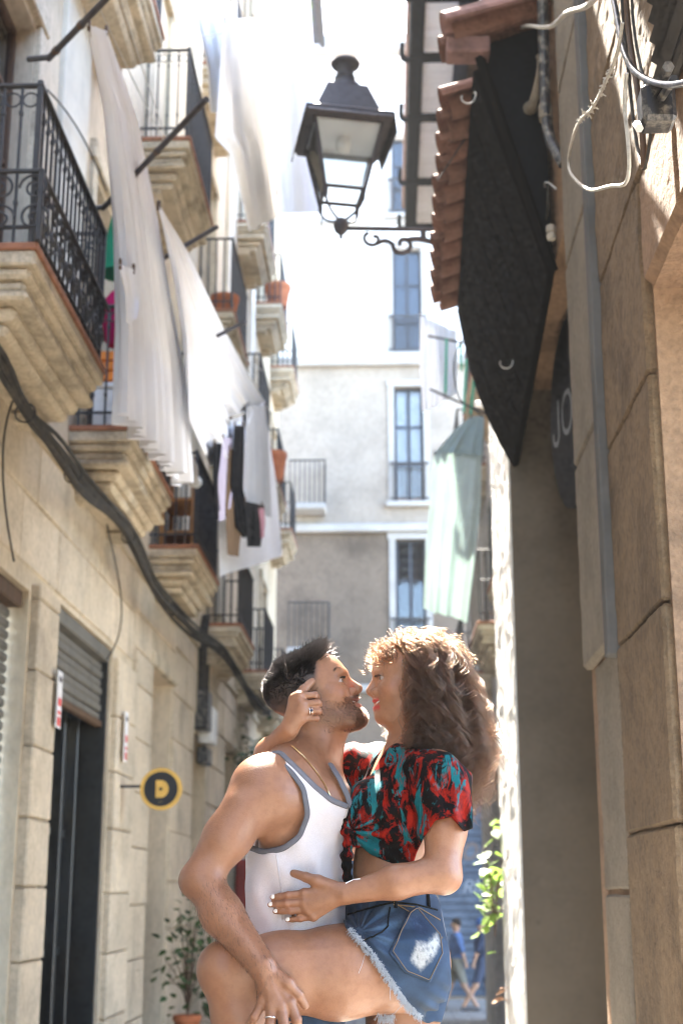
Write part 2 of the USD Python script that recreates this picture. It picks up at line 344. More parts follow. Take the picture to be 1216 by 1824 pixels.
# dressed stone of the ground floor, block by block
r2 = np.random.default_rng(3)
def ashlar(parent, y0, y1, z0, z1, course, length, X, depth, skip=(), jit=.012, mat_=None):
    z = z0; k = 0
    while z < z1-.08:
        h = min(course*r2.uniform(.92, 1.08), z1-z); y = y0-(length*.5 if k % 2 else 0)
        while y < y1-.02:
            l = length*r2.uniform(.9, 1.1); a, b = max(y, y0), min(y+l, y1); y += l
            if b-a < .06: continue
            if any(a < s[1]+.0 and b > s[0]-.0 and z < s[3] and z+h > s[2] for s in skip):
                for s in skip:
                    if a < s[1] and b > s[0] and z < s[3] and z+h > s[2]:
                        if a < s[0]: b = min(b, s[0])
                        elif b > s[1]: a = max(a, s[1])
                        else: a = b
                if b-a < .06: continue
            obj('stone_block', block_face(a+.004, b-.004, z+.004, z+h-.004, X, 1, depth+r2.uniform(-jit, jit)*.5), mat_ or STONE, parent)
        z += h; k += 1
ashlar(houseA, 9.40, 10.00, -.3, 3.08, .47, 3.0, XL, .07)                                     # pilaster by the shutter
ashlar(houseA, 12.38, 13.33, -.5, 3.12, .50, 3.0, XL, .06)
ashlar(houseA, 2.4, 13.34, 3.16, 4.05, .45, 1.05, XL, .02)
ashlar(houseB, 13.37, 14.36, -.6, 3.3, .52, 3.0, XL-.015, .055)
ashlar(houseB, 16.0, 25, -.9, 4.05, .52, .95, XL-.015, .025, skip=(DOOR2, DOOR3))
ashlar(houseB, 13.37, 15.99, 3.33, 4.05, .36, 1.0, XL-.015, .03)
# jambs of the brown door, lintel underside
for z in np.arange(-.8, 3.25, .52): obj('stone_block', box((XL-.44, 15.955, z+.003), (XL-.03, 16.02, min(z+.517, 3.29)), .01), STONE, houseB)
obj('lintel', box((XL-.5, 14.36, 3.302), (XL+.05, 16.02, 3.45), .015), CORBEL, houseB)
# shopfront: rolled shutter box, slats, dark doors with glass
def boxobj(name, lo, hi, m, par, bev=0, label=None): return obj(name, box(lo, hi, bev), m, par, label=label)
sh = boxobj('shop_shutter', (XL-.18, 10.04, 3.0), (XL-.02, 12.34, 3.115), SHUTTER, houseA, .01)
for i in range(7):
    boxobj('slat', (XL-.115, 10.05, 2.995-(i+1)*.072), (XL-.085+.012*(i % 2), 12.33, 2.995-i*.072-.006), SHUTTER, sh, .012)
boxobj('bottom_bar', (XL-.125, 10.05, 2.43), (XL-.06, 12.33, 2.485), BROWN, sh, .008)
sf = boxobj('shopfront', (XL-.42, 10.04, -.9), (XL-.36, 12.34, .55), DARKWOOD, houseA)
for y in (10.04, 10.62, 11.2, 11.75, 12.26): boxobj('door_post', (XL-.42, y, -.9), (XL-.25, y+.08, 3.0), DARKWOOD, sf, .01)
for z in (.55, 1.5, 2.45): boxobj('door_rail', (XL-.40, 10.1, z), (XL-.33, 12.26, z+.06), DARKWOOD, sf)
boxobj('pane', (XL-.375, 10.1, .56), (XL-.368, 12.3, 2.99), GLASS, sf); boxobj('room', (XL-2.2, 9.8, -.9), (XL-2.15, 12.5, 3.1), INTERIOR, sf)
boxobj('door_lining', (XL-.46, 12.30, -.9), (XL-.03, 12.345, 3.0), DARKWOOD, sf); 
r3 = np.random.default_rng(5)
for i, (y, z, h, c) in enumerate(((10.75, .75, .5, (.75, .72, .66)), (10.8, 1.32, .16, (.6, .36, .10)), (11.3, .62, .34, (.10, .16, .30)), (11.75, 1.0, .42, (.7, .68, .6)), (11.8, .25, .3, (.55, .30, .08)), (11.2, 1.7, .2, (.65, .5, .1)), (11.9, 1.62, .12, (.6, .4, .12)))):
    boxobj('poster', (XL-.345, y, z), (XL-.342, y+.22, z+h), plain(f'poster_{i}', c), sf)
LAMP = usdkit.material(stage, '/World/Looks/lit_bulb', {'e': ('emission', {'color': (1.0, .78, .42), 'strength': 1.6})}, surface='e.emission')
bl = thing('pendant_lamp', 'round lit bulb hanging inside the dark shopfront', 'lamp', (XL-.62, 12.1, 2.33))
obj('bulb', trimesh.creation.icosphere(2, .075), LAMP, bl, smooth=True); obj('cord', tube([(0, 0, .07), (0, 0, .8)], .006, 6), IRON, bl)
bl = thing('lantern', 'small amber lantern low behind the dark shop glass', 'lamp', (XL-.60, 11.75, 1.72))
obj('shade', box((-.05, -.07, -.09), (.05, .07, .09), .01), LAMP, bl); obj('cap', box((-.06, -.08, .092), (.06, .08, .115), .008), IRON, bl); obj('hanger', tube([(0, 0, .11), (0, 0, 1.2)], .005, 6), IRON, bl)
# big shutter at the very left
rs = boxobj('roller_shutter', (XL-.20, 2.25, 2.90), (XL-.04, 9.33, 3.015), BROWN, houseA, .01, label='brown timber head of the grey roller shutter')
for i in range(50):
    z1 = 2.895-i*.075
    boxobj('slat', (XL-.155, 2.25, z1-.07), (XL-.115, 9.33, z1), SHUTTER, rs, .022)
# brown street door
bd = boxobj('door', (XL-.36, 14.42, -.9), (XL-.30, 15.94, 3.28), BROWN, houseB)
for y in (14.5, 15.25):
    for z in (-.4, .75, 1.95): boxobj('door_panel', (XL-.30, y, z), (XL-.27, y+.6, z+1.0), BROWN, bd, .02)
obj('handle', tube([(XL-.27, 15.18, 1.0), (XL-.2, 15.18, 1.0), (XL-.2, 15.18, 1.15)], .012, 6), IRON, bd)
for D_, c in ((DOOR2, (.20, .17, .13)), (DOOR3, (.06, .055, .05)), (DOOR4, (.10, .09, .08))):
    d = boxobj('door', (XL-.32, D_[0], D_[2]), (XL-.26, D_[1], D_[3]), mat('door_%d' % int(D_[0]), c, scale=4), houseB)
    boxobj('door_panel', (XL-.26, D_[0]+.15, .2), (XL-.235, D_[1]-.15, 2.0), mat('door_%d' % int(D_[0]), c), d, .02)
# string course where the two floors meet
obj('string_course', box((XL-.02, -13.9, 4.08), (XL+.035, SPLIT-.003, 4.16), .012), CORBEL, houseA); obj('string_course', box((XL-.035, SPLIT+.003, 4.08), (XL+.03, 30.8, 4.16), .012), CORBEL, houseB)

# ------------------------------------------------------------------ far cross street: the facade that closes the view
YF = 32.0
FACW = mat('facade_pale', (.35, .30, .245), rough=.9, scale=.8, var=.22, bump=.25, bscale=14, fine=.18); FACU = mat('facade_white', (.74, .72, .68), rough=.9, scale=.6, var=.12)  # wall tones lighten storey by storey in place of glare
FACB = mat('facade_brown', (.17, .130, .096), rough=.9, scale=.9, var=.38, bump=.3, bscale=14, fine=.2)  # darkest band of the painted glare, below the string course
TRIM = mat('facade_trim', (.38, .365, .34), rough=.85, scale=1.5, var=.15)
BLUEGREY = mat('blue_grey_frame', (.035, .042, .055), rough=.5, scale=4, var=.25)
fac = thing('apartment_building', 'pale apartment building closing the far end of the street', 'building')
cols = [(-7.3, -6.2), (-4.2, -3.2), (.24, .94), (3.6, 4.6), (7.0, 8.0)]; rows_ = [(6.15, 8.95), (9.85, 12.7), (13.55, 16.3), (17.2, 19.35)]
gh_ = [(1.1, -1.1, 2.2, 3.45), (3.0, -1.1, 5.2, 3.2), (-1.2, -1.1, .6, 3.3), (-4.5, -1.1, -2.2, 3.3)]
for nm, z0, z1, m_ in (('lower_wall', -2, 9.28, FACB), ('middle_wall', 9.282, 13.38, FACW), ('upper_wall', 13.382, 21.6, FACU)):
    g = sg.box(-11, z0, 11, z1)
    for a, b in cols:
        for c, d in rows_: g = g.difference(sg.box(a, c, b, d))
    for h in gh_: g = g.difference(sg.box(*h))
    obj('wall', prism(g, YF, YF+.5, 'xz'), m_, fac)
for z, h, o in ((9.12, .20, .14), (13.22, .22, .16), (5.4, .18, .10), (16.95, .12, .08), (21.6, .45, .40)): obj('string_course', box((-11, YF-o, z), (11, YF+.02, z+h), .03), TRIM, fac)
for a, b in cols:
    for c, d in rows_:
        m = V()
        for x in (a-.14, b-.003): m.add(*box((x, YF-.04, c), (x+.143, YF+.01, d)))
        m.add(*box((a-.18, YF-.05, d+.002), (b+.18, YF+.01, d+.16), .01)); obj('window_surround', m, TRIM, fac)
        m = V(); t = .07; y = YF+.14
        for x in (a, (a+b)/2-t*.6, b-t): m.add(*box((x, y, c), (x+t*(1.2 if x not in (a, b-t) else 1), y+.05, d)))
        for z in np.linspace(c, d-t, 4): m.add(*box((a+t, y+.01, z), (b-t, y+.045, z+t*.8)))
        f = obj('window', m, BLUEGREY, fac)
        obj('pane', box((a, y+.022, c), (b, y+.028, d)), GLASS, f); 
        obj('curtain', box((a, y+.12, c), (b, y+.14, d)), WHITEPAINT if (9 < c < 13 and a > 0) else mat('room_blue', (.035, .042, .055), scale=2, var=.3), f)
        m = V()
        for x in np.linspace(a-.02, b+.02, 9): m.add(*box((x-.011, YF-.11, c+.0), (x+.011, YF-.09, c+.92)))
        m.add(*box((a-.1, YF-.12, c+.90), (b+.1, YF-.08, c+.94))).add(*box((a-.1, YF-.12, c+.05), (b+.1, YF-.08, c+.08))).add(*box((a-.08, YF-.1, c+.9), (a-.06, YF+.01, c+.92))).add(*box((b+.06, YF-.1, c+.9), (b+.08, YF+.01, c+.92)))
        obj('window_railing', m, IRON, fac); obj('sill', box((a-.2, YF-.16, c-.13), (b+.2, YF+.02, c-.002), .02), TRIM, fac)
for (x0, x1, z) in ((-2.2, -1.35, 9.7), (-2.2, -1.25, 6.35)):                            # two small balconies by the corner
    sl = obj('balcony', box((x0, YF-.6, z-.16), (x1, YF+.02, z), .03), TRIM, fac); m = V()
    for x in np.linspace(x0+.03, x1-.03, 8): m.add(*box((x-.012, YF-.575, z), (x+.012, YF-.551, z+1)))
    m.add(*box((x0, YF-.585, z+1), (x1, YF-.545, z+1.03))).add(*box((x1-.045, YF-.56, z+1), (x1-.01, YF, z+1.03)))
    for y in np.linspace(YF-.5, YF-.06, 5): m.add(*box((x1-.035, y-.01, z), (x1-.015, y+.01, z+1)))
    obj('railing', m, IRON, sl)
GRAF = mat('graffiti_shutter', (.045, .06, .085), rough=.75, scale=1.6, var=.5, col2=(.09, .11, .14), stretch=(1, 1, 1.4))
for i, h in enumerate(gh_):
    s_ = obj('shop_shutter', box((h[0], YF+.12, h[3]-.25), (h[2], YF+.25, h[3])), BLUEGREY, fac); obj('backing', box((h[0]-.1, YF+.26, -2), (h[2]+.1, YF+.30, h[3]+.1)), INTERIOR, s_)
    for z in np.arange(h[1], h[3]-.26, .16): obj('slat', box((h[0], YF+.16, z), (h[2], YF+.19, z+.15), .02), GRAF, s_)
for i, (x, z, t_, s_, c) in enumerate(((1.30, 1.75, 'SOE', .34, (.12, .085, .07)), (1.62, 1.05, 'RM', .26, (.17, .18, .20)), (1.3, 2.95, 'ey', .18, (.16, .16, .17)))):   # sprayed tags on the shutters
    tm = meshkit.text_mesh(t_, s_, .004, bold=True); v = np.array(tm.vertices); obj('graffiti', (np.stack([x+v[:, 0]+.25*v[:, 1], YF+.154-v[:, 2], z+v[:, 1]], 1), np.array(tm.faces)), plain(f'spray_{i}', c, .8), fac)

# ------------------------------------------------------------------ right side
XR = .9
ROUGH = mat('rough_grey_stucco', (.22, .185, .14), rough=.95, scale=2.4, var=.28, bump=1.0, bscale=70, fine=.25)
TAN = mat('tan_sandstone', (.26, .162, .096), rough=.92, scale=2.6, var=.42, bump=.9, bscale=60, fine=.30, per_object=.10)
BRN = mat('brown_sandstone', (.19, .128, .072), rough=.93, scale=2.2, var=.48, bump=1.0, bscale=55, fine=.38, per_object=.10)
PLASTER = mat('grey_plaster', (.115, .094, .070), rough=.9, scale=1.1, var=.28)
WHITEWALL = mat('sunlit_render', (.78, .75, .70), rough=.95, scale=2.5, var=.25, bump=.8, bscale=26, fine=.35, stretch=(1, 1, .4))  # pale colour supplies most of the sunlight on this strip
def rough_block(lo, hi, amp=.006, sub=.05, bev=.018, seed=0):
    """A dressed stone with uneven faces and worn edges."""
    m = trimesh.Trimesh(*box(lo, hi, bev), process=True)
    v, f = trimesh.remesh.subdivide_to_size(m.vertices, m.faces, sub, max_iter=8); m = trimesh.Trimesh(v, f, process=True)
    n = m.vertex_normals; d = (meshkit.fbm(m.vertices*14+seed, 3, seed)-.5)*2*amp+(meshkit.fbm(m.vertices*4+seed, 2, seed)-.5)*2*amp
    return m.vertices+n*d[:, None], m.faces
right = thing('corner_house', 'brown sandstone house on the right with a stone pier, arch and doorway', 'house')
arch = sg.box(2.0, -2, 4.58, 3.07)
hol = [arch, sg.box(6.46, -2, 9.15, 4.35)]
g = sg.box(-14, -1.5, 9.15, 8.8)
for h in hol: g = g.difference(h)
obj('wall', prism(g, XR+.035, XR+.60, 'yz'), TAN, right)
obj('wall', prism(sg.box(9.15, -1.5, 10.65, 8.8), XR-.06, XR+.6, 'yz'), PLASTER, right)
# pier stones: rough grey jamb courses, brown face courses, tan arch jamb courses
zc = [-.3, .52, 1.26, 1.97, 2.77, 3.50, 4.25, 5.05, 5.85, 6.7, 7.6, 8.5]
zg = [-.3, .30, 1.05, 2.02, 2.98, 4.0, 4.95, 5.9, 6.9, 7.9, 9.0]
for i, (a, b) in enumerate(zip(zg[:-1], zg[1:])):
    bat = .05 if b < 2.1 else 0.0
    obj('stone_block', rough_block((XR-.005+bat*.6, 5.66, a+.003), (XR+.40, 6.46-bat*3.2, b-.003), .004, .045, .018, i), ROUGH, right)
for i, (a, b) in enumerate(zip(zc[:-1], zc[1:])):
    if a < 2.7: 
        obj('stone_block', rough_block((XR+.002, 4.60, a+.0025), (XR+.38, 5.53, b-.0025), .006, .045, .012, 20+i), BRN, right)
        obj('stone_block', rough_block((XR+.385, 4.57, a+.006), (XR+1.2, 4.9, b-.006), .004, .06, .02, 40+i), TAN, right)
    else: obj('stone_block', rough_block((XR+.002, 4.605 if a < 3.4 else 1.5, a+.0025), (XR+.38, 5.53, b-.0025), .006, .05, .012, 20+i), BRN, right)
# flat lintel of the near opening, paler colour standing for ground bounce on its underside
for i, (y0, y1) in enumerate(((1.7, 3.1), (3.105, 3.98), (3.985, 4.60))):
    obj('lintel_stone', rough_block((XR+.004, y0, 3.072), (XR+1.2, y1, 3.50), .004, .06, .03, 60+i), TAN, right)
obj('seam_strip', box((XR-.03, 5.545, 1.95), (XR+.05, 5.645, 9.0), .006), mat('grey_metal_strip', (.12, .118, .115), rough=.95, scale=3, var=.25, spec=.05), right)
obj('eave', box((.12, -13.9, 8.802), (2.2, 7.45, 9.0), .02), EDGE_TILE, right); obj('eave', box((.12, 8.05, 8.802), (2.2, 10.6, 9.0), .02), EDGE_TILE, right)  # added eaves out of view shade the pier; the gap passes a sun patch
# doorway: the plastered far jamb, back wall, dark lintel
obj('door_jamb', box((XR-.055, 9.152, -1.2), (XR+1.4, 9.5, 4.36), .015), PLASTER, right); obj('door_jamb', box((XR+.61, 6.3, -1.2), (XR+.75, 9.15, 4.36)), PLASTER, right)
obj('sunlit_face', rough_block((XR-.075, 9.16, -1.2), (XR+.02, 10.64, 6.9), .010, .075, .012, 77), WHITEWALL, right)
# hinge and black vent of the arched door
hg = obj('hinge', V().add(*tube([(XR+.66, 4.53, 2.35), (XR+.66, 4.53, 2.78)], .030, 10)).add(*box((XR+.66, 4.50, 2.4), (XR+.9, 4.53, 2.7), .01)), IRON, right)
obj('leaf', box((XR+.72, 4.35, -.2), (XR+1.3, 4.42, 2.9), .01), IRON, hg)
pass
# far right: set back house fronts
farr = thing('terraced_house', 'shaded house front set back on the right beyond the sunlit corner', 'house')
XQ = 1.75
rq = {4.6: [(15, 17), (19, 21), (23.5, 25.5)], 8.2: [(13.2, 15), (19, 21), (23.5, 25.5)], }
FARW = mat('far_wall', (.36, .33, .30), rough=.9, scale=1.0, var=.3)
obj('wall', wall_with_openings(XQ, 12.02, 27.0, -2, 12.4, [((a+b)/2-.5, z, (a+b)/2+.5, z+2.3) for z, l in rq.items() for a, b in l]+[(14, -1.6, 16.6, 3.0), (18.5, -1.7, 20, 2.9), (22, -1.8, 24.6, 3.0)], sgn=-1), FARW, farr)
for z, l in rq.items():
    for a, b in l: window(farr, XQ, (a+b)/2-.5, (a+b)/2+.5, z, z+2.3, -1, BROWN); balcony(farr, a, b, z, D=.5, X=XQ, sgn=-1, detail=0)
for (a, b, z0, z1) in ((14, 16.6, -1.6, 3.0), (18.5, 20, -1.7, 2.9), (22, 24.6, -1.8, 3.0)):
    s_ = obj('shop_shutter', box((XQ+.15, a, z1-.3), (XQ+.3, b, z1)), BLUEGREY, farr); obj('backing', box((XQ+.32, a-.1, z0), (XQ+.36, b+.1, z1+.1)), INTERIOR, s_)
    for z in np.arange(z0, z1-.31, .2): obj('slat', box((XQ+.18, a, z), (XQ+.21, b, z+.19), .02), GRAF, s_)
# ------------------------------------------------------------------ iron street lamp on a scrolled bracket
PAINTED = mat('painted_iron', (.040, .037, .040), rough=.55, scale=18, var=.3, spec=.3, bump=.15, bscale=60)
MILK = usdkit.material(stage, '/World/Looks/lamp_glass', {'t': ('transparent_bsdf', {'color': (.93, .95, .95)}), 'g': ('glossy_bsdf', {'roughness': .08}), 'd': ('translucent_bsdf', {'color': (.85, .87, .87)}), 'f': ('fresnel', {'IOR': 1.45}), 'a': ('mix_closure', {'fac': .06}), 'm': ('mix_closure', {})},
    [('t.BSDF', 'a.closure1'), ('d.BSDF', 'a.closure2'), ('f.fac', 'm.fac'), ('a.closure', 'm.closure1'), ('g.BSDF', 'm.closure2')], surface='m.closure')
LB = on_y(607, 405, 9.5)                         # the knob that carries the lantern
lamp = thing('street_lamp', 'old iron street lantern on a scrolled wall bracket above the lane', 'street lamp', tuple(LB))
TL = roty(1.4)@rotz(11)
def sq(h0, z0, h1, z1, t=None):                  # square frustum, closed
    v = [(sx*h0, sy*h0, z0) for sx, sy in ((-1, -1), (1, -1), (1, 1), (-1, 1))]+[(sx*h1, sy*h1, z1) for sx, sy in ((-1, -1), (1, -1), (1, 1), (-1, 1))]
    f = [(0, 3, 2), (0, 2, 1), (4, 5, 6), (4, 6, 7)]
    for i in range(4): j = (i+1) % 4; f += [(i, j, 4+j), (i, 4+j, 4+i)]
    return np.array(v, float), np.array(f)
def lp(name, m, material=None, smooth=False, tilt=True): return obj(name, xf(m if isinstance(m, tuple) else m.get(), TL if tilt else None), material or PAINTED, lamp, smooth)
zg0, zg1 = .27, .775
lp('roof', sq(.235, .86, .150, 1.095)); lp('brim', V().add(*sq(.315, .745, .330, .765)).add(*sq(.330, .765, .325, .80)).add(*sq(.31, .80, .235, .862)))
fl = V()
for i in range(4):
    R4 = rotz(90*i); v = np.array([(-.325, -.33, .77), (.325, -.33, .77), (.30, -.352, .66), (-.30, -.352, .66), (-.325, -.322, .77), (.325, -.322, .77), (.30, -.344, .66), (-.30, -.344, .66)])
    v[[2, 3, 6, 7], 2] = .655 if i % 2 else .74; fl.add(v@R4.T, [(0, 1, 2), (0, 2, 3), (4, 6, 5), (4, 7, 6), (0, 4, 5), (0, 5, 1), (3, 2, 6), (3, 6, 7), (1, 5, 6), (1, 6, 2), (0, 3, 7), (0, 7, 4)])
lp('skirt', fl)
lp('chimney', lathe([(.0, 1.09), (.145, 1.09), (.145, 1.115), (.125, 1.15), (.085, 1.19), (.075, 1.215), (.08, 1.23), (.068, 1.25), (.062, 1.29), (.075, 1.32), (.105, 1.335), (.112, 1.35), (.105, 1.365), (.0, 1.368)], 28), smooth=35)
for i in range(4):
    R4 = rotz(90*i); c0 = np.array([-.138, -.138, zg0-.06]); c1 = np.array([-.255, -.255, zg1])
    lp('corner_post', (tube([R4@c0, R4@c1], .017, 4)))
    v = np.array([(-.13, -.141, zg0), (.13, -.141, zg0), (.243, -.252, zg1-.02), (-.243, -.252, zg1-.02)]); o = np.array([0, .004, 0])
    v = np.vstack([v, v+o])@R4.T; lp('pane', (v, np.array([(0, 1, 2), (0, 2, 3), (4, 6, 5), (4, 7, 6)])), MILK)
    lp('bottom_rail', tube([R4@np.array([-.138, -.138, zg0-.012]), R4@np.array([.138, -.138, zg0-.012])], .014, 6))
    a = [R4@np.array(q) for q in ((-.138, -.138, zg0-.06), (-.125, -.125, zg0-.13), (-.06, -.06, zg0-.20), (-.018, -.018, .05))]
    lp('cradle_arm', tube(spline(a, 12), .010, 6)); lp('drop', lathe([(0, zg0-.12), (.012, zg0-.10), (.016, zg0-.07), (.016, zg0-.03), (0, zg0-.02)], 8, tuple((R4@np.array([-.138, -.138, 0])))))
lp('reflector', box((-.245, -.245, .730), (.245, .245, .7405)), plain('white_enamel', (.88, .88, .88), .5)); lp('bulb_holder', lathe([(0, .60), (.05, .62), (.06, .68), (.045, .735)], 12), WHITEPAINT, smooth=True)
lp('knob', lathe([(0, -.095), (.012, -.085), (.014, -.06), (.045, -.03), (.058, .01), (.05, .05), (.03, .07), (.0, .075)], 16), smooth=40, tilt=False)
bar = lambda m, n='bracket_scroll': obj(n, m, PAINTED, lamp)
wx = XR-.06-LB[0]
obj('bracket_arm', V().add(*tube([(0, 0, -.005), (.75, 0, -.028), (wx, 0, -.045)], .017, 8)).get(), PAINTED, lamp)
bar(tube(spline([(.20, 0, -.045), (.17, 0, -.09), (.20, 0, -.135), (.26, 0, -.13), (.27, 0, -.085), (.235, 0, -.075)], 26), .014, 6)); bar(tube(spline([(.26, 0, -.135), (.33, 0, -.11), (.38, 0, -.145)], 14), .016, 6))
bar(tube(spline([(.38, 0, -.14), (.40, 0, -.195), (.46, 0, -.205), (.505, 0, -.165), (.49, 0, -.11), (.44, 0, -.105), (.43, 0, -.145)], 30), .017, 6))
bar(tube(spline([(.49, 0, -.105), (.60, 0, -.105), (.72, 0, -.16), (.82, 0, -.25), (.90, 0, -.36), (wx, 0, -.56)], 26), .020, 6), 'bracket_brace')
bar(tube(spline([(.66, 0, -.11), (.71, 0, -.075), (.75, 0, -.10), (.73, 0, -.135)], 14), .012, 6)); bar(ring((.80, 0, -.135), .055, .013, 18)); bar(ring((.93, 0, -.18), .08, .014, 20)); bar(tube([(.60, 0, -.035), (.60, 0, -.09)], .022, 6), 'bracket_tie')
obj('wall_plate', box((wx-.012, -.05, -.65), (wx+.03, .05, .06), .008), PAINTED, lamp)
obj('feed_wire', tube([(-.14, 0, zg0-.1), (-.145, .0, -.25), (-.13, 0, -.58)], .0055, 5), IRON, lamp)

# ------------------------------------------------------------------ tiled canopy over the doorway, seen from below
TILE = mat('clay_tile', (.215, .108, .076), rough=.85, scale=7, var=.35, col2=(.15, .062, .042), bump=.4, bscale=60, per_object=.22, fine=.3)
TILE2 = mat('mauve_clay', (.30, .17, .15), rough=.85, scale=8, var=.4, bump=.4, bscale=60, per_object=.2)
BLACKWOOD = mat('black_painted_board', (.0028, .0027, .0030), rough=.75, scale=10, var=.5, col2=(.0075, .006, .005), stretch=(3, 3, .5), spec=.04)
can = thing('tiled_canopy', 'small clay tiled canopy with black boarded underside over the doorway', 'canopy')
def canopy_pt(u, v):                             # u along the lane 0..1, v from eave 0 to wall 1: the boarded underside
    e0, e1 = np.array([.515, 6.98, 5.44]), np.array([.520, 9.15, 4.93]); b0, b1 = np.array([.885, 7.02, 4.24]), np.array([.866, 9.15, 3.80])
    e, b = e0+(e1-e0)*u, b0+(b1-b0)*u; p = e+(b-e)*v
    return p+np.array([-.05, 0, -.035])*math.sin(math.pi*v)*u
npl = 7
for i in range(npl):
    us = np.linspace(i/npl+.002, (i+1)/npl-.002, 3); vs = np.linspace(0, 1, 12); P = np.array([[canopy_pt(a, b) for b in vs] for a in us]); n_ = np.array([.035, 0, .014])
    m = V(); g_ = lambda a, b: a*len(vs)+b
    q = [[g_(a, b), g_(a, b+1), g_(a+1, b+1), g_(a+1, b)] for a in range(len(us)-1) for b in range(len(vs)-1)]
    top = P.reshape(-1, 3)+n_*(1.0); bot = P.reshape(-1, 3)+meshkit.fbm(P.reshape(-1, 3)*np.array([9, 9, 3]), 3)[:, None]*np.array([-.012, 0, -.006])
    N_ = len(top); f = [x for x in q]+[[N_+k for k in x[::-1]] for x in q]
    for a in range(len(us)-1): f += [[g_(a, 0), g_(a+1, 0), N_+g_(a+1, 0), N_+g_(a, 0)], [g_(a+1, len(vs)-1), g_(a, len(vs)-1), N_+g_(a, len(vs)-1), N_+g_(a+1, len(vs)-1)]]
    for b in range(len(vs)-1): f += [[g_(0, b+1), g_(0, b), N_+g_(0, b), N_+g_(0, b+1)], [g_(len(us)-1, b), g_(len(us)-1, b+1), N_+g_(len(us)-1, b+1), N_+g_(len(us)-1, b)]]
    obj('soffit_board', (np.vstack([top, bot]), np.array(f)), BLACKWOOD, can)
e0, b0 = canopy_pt(0, 0), canopy_pt(0, 1)
obj('edge_board', tube([e0+[.02, -.03, .10], b0+[.02, -.03, 0]], .028, 4), BLACKWOOD, can)
ck = [(e0[0]+.03, e0[2]+.04), (e0[0]+.05, 5.62), (.905, 5.74), (.905, b0[2]), (b0[0]+.03, b0[2]+.01)]
ckm = obj('cheek_board', prism(ck, 7.02, 7.06, 'xz'), mat('black_cheek', (.0055, .0065, .0085), rough=.8, scale=5, var=.4, spec=.10), can)
obj('batten', tube([(e0[0]+.10, 7.0, 5.38), (.86, 7.0, 4.45)], .010, 4), BLACKWOOD, ckm)
def barrel(r, L, up=1, seg=10, t=.014):
    a = np.linspace(0, math.pi, seg); v = []
    for x, s in ((0, 1.0), (L, .86)):
        for rr in (r*s, (r-t)*s): v += [(x, -rr*math.cos(q), up*rr*math.sin(q)) for q in a]
    n = seg; f = []
    for k in range(n-1):
        f += [[k, k+1, 2*n+k+1, 2*n+k], [n+k+1, n+k, 3*n+k, 3*n+k+1], [k+1, k, n+k, n+k+1], [2*n+k, 2*n+k+1, 3*n+k+1, 3*n+k]]
    f += [[0, 2*n, 3*n, n], [n-1, 2*n-1, 4*n-1, 3*n-1]]
    return np.array(v, float), np.array(f)
r4 = np.random.default_rng(11)
for i in range(14):
    u = i/13.0; y = 6.84+2.28*u; z = 5.60-.60*u; rot = roty(-17+r4.uniform(-2, 2)); x0 = .352+r4.uniform(-.012, .012)
    if i == 2: continue
    obj('roof_tile', xf(barrel(.098, .62), rot@rotz(r4.uniform(-3, 3)), (x0, y, z+.012+r4.uniform(-.006, .006))), TILE if i else TILE2, can)
    if i != 1: obj('pan_tile', xf(barrel(.088, .56, -1), rot@rotz(r4.uniform(-3, 3)), (x0+.035, y+.085, z+.045)), TILE, can)
    obj('roof_tile', xf(barrel(.098, .40), rot, (x0+.36, y, z+.13)), TILE if i else TILE2, can)
vt = obj('verge_tile', xf(barrel(.075, .60), roty(-16), (.355, 6.80, 5.60)), TILE2, can)
obj('tile_fillet', box((.36, 6.88, 5.50), (.60, 7.02, 5.60), .01), TILE2, can)
STEEL = plain('dull_steel', (.45, .44, .42), rough=.4, metal=.9)
for (x, y) in ((853, 185), (940, 462), (918, 652)):
    tt = min(max((y-140)/700, 0), 1); c = on_y(x, y, 7.02+1.7*tt)+np.array([-.06, -.09, -.02])
    obj('hook', tube(spline([c+[.03, .04, .06], c+[.035, 0, .01], c+[.01, -.0, -.025], c+[-.03, 0, -.02], c+[-.04, 0, .02]], 14), .0055, 5), STEEL, can)
obj('wire', tube([on_y(826, 262, 7.7)-[0, .1, 0], on_y(778, 335, 7.7)-[0, .1, 0]], .004, 5), IRON, can)

# ------------------------------------------------------------------ timber gallery above, rafters seen from below
DARKBEAM = mat('dark_beam', (.009, .009, .0105), rough=.7, scale=4, var=.35, spec=.1, stretch=(.6, .6, 3), bump=.2, bscale=40)
WPLANK = mat('white_planks', (.9, .89, .86), rough=.7, scale=3, var=.08, stretch=(.5, 4, 2), bump=.15, per_object=.08)
UPK = 1.395
def up(m): m = m.get() if isinstance(m, V) else m; return CAM+(np.asarray(m[0])-CAM)*UPK, m[1]
gal = thing('roof_eave', 'overhanging eave with dark rafters and white boards high on the right', 'eave')
ry = [9.5, 10.4, 11.35, 12.33, 13.45, 14.85, 16.0]
for y in ry:
    pts = [(.212, y, 9.12), (.208, y, 9.02), (.225, y, 8.955), (.29, y, 8.945)]
    obj('rafter', up(V().add(*box((.27, y-.05, 8.925), (1.9, y+.05, 9.0), .012)).get()), DARKBEAM, gal)
    obj('gutter_bracket', up(tube(spline(pts[:4], 14), .030, 6)), DARKBEAM, gal)
obj('eave_beam', up(box((.275, 9.0, 8.96), (.415, 16.08, 9.10), .01)), DARKBEAM, gal);
for a, b in zip(ry[:-1], ry[1:]):
    n = 4; yy = np.linspace(a+.056, b-.056, n+1)
    for c, d in zip(yy[:-1], yy[1:]): obj('ceiling_board', up(box((.418, c+.003, 9.0), (.72, d-.003, 9.025), .004)), WPLANK, gal)
    obj('board_edge', up(box((.42, b-.10, 8.975), (.72, b-.058, 8.998), .004)), WPLANK, gal)
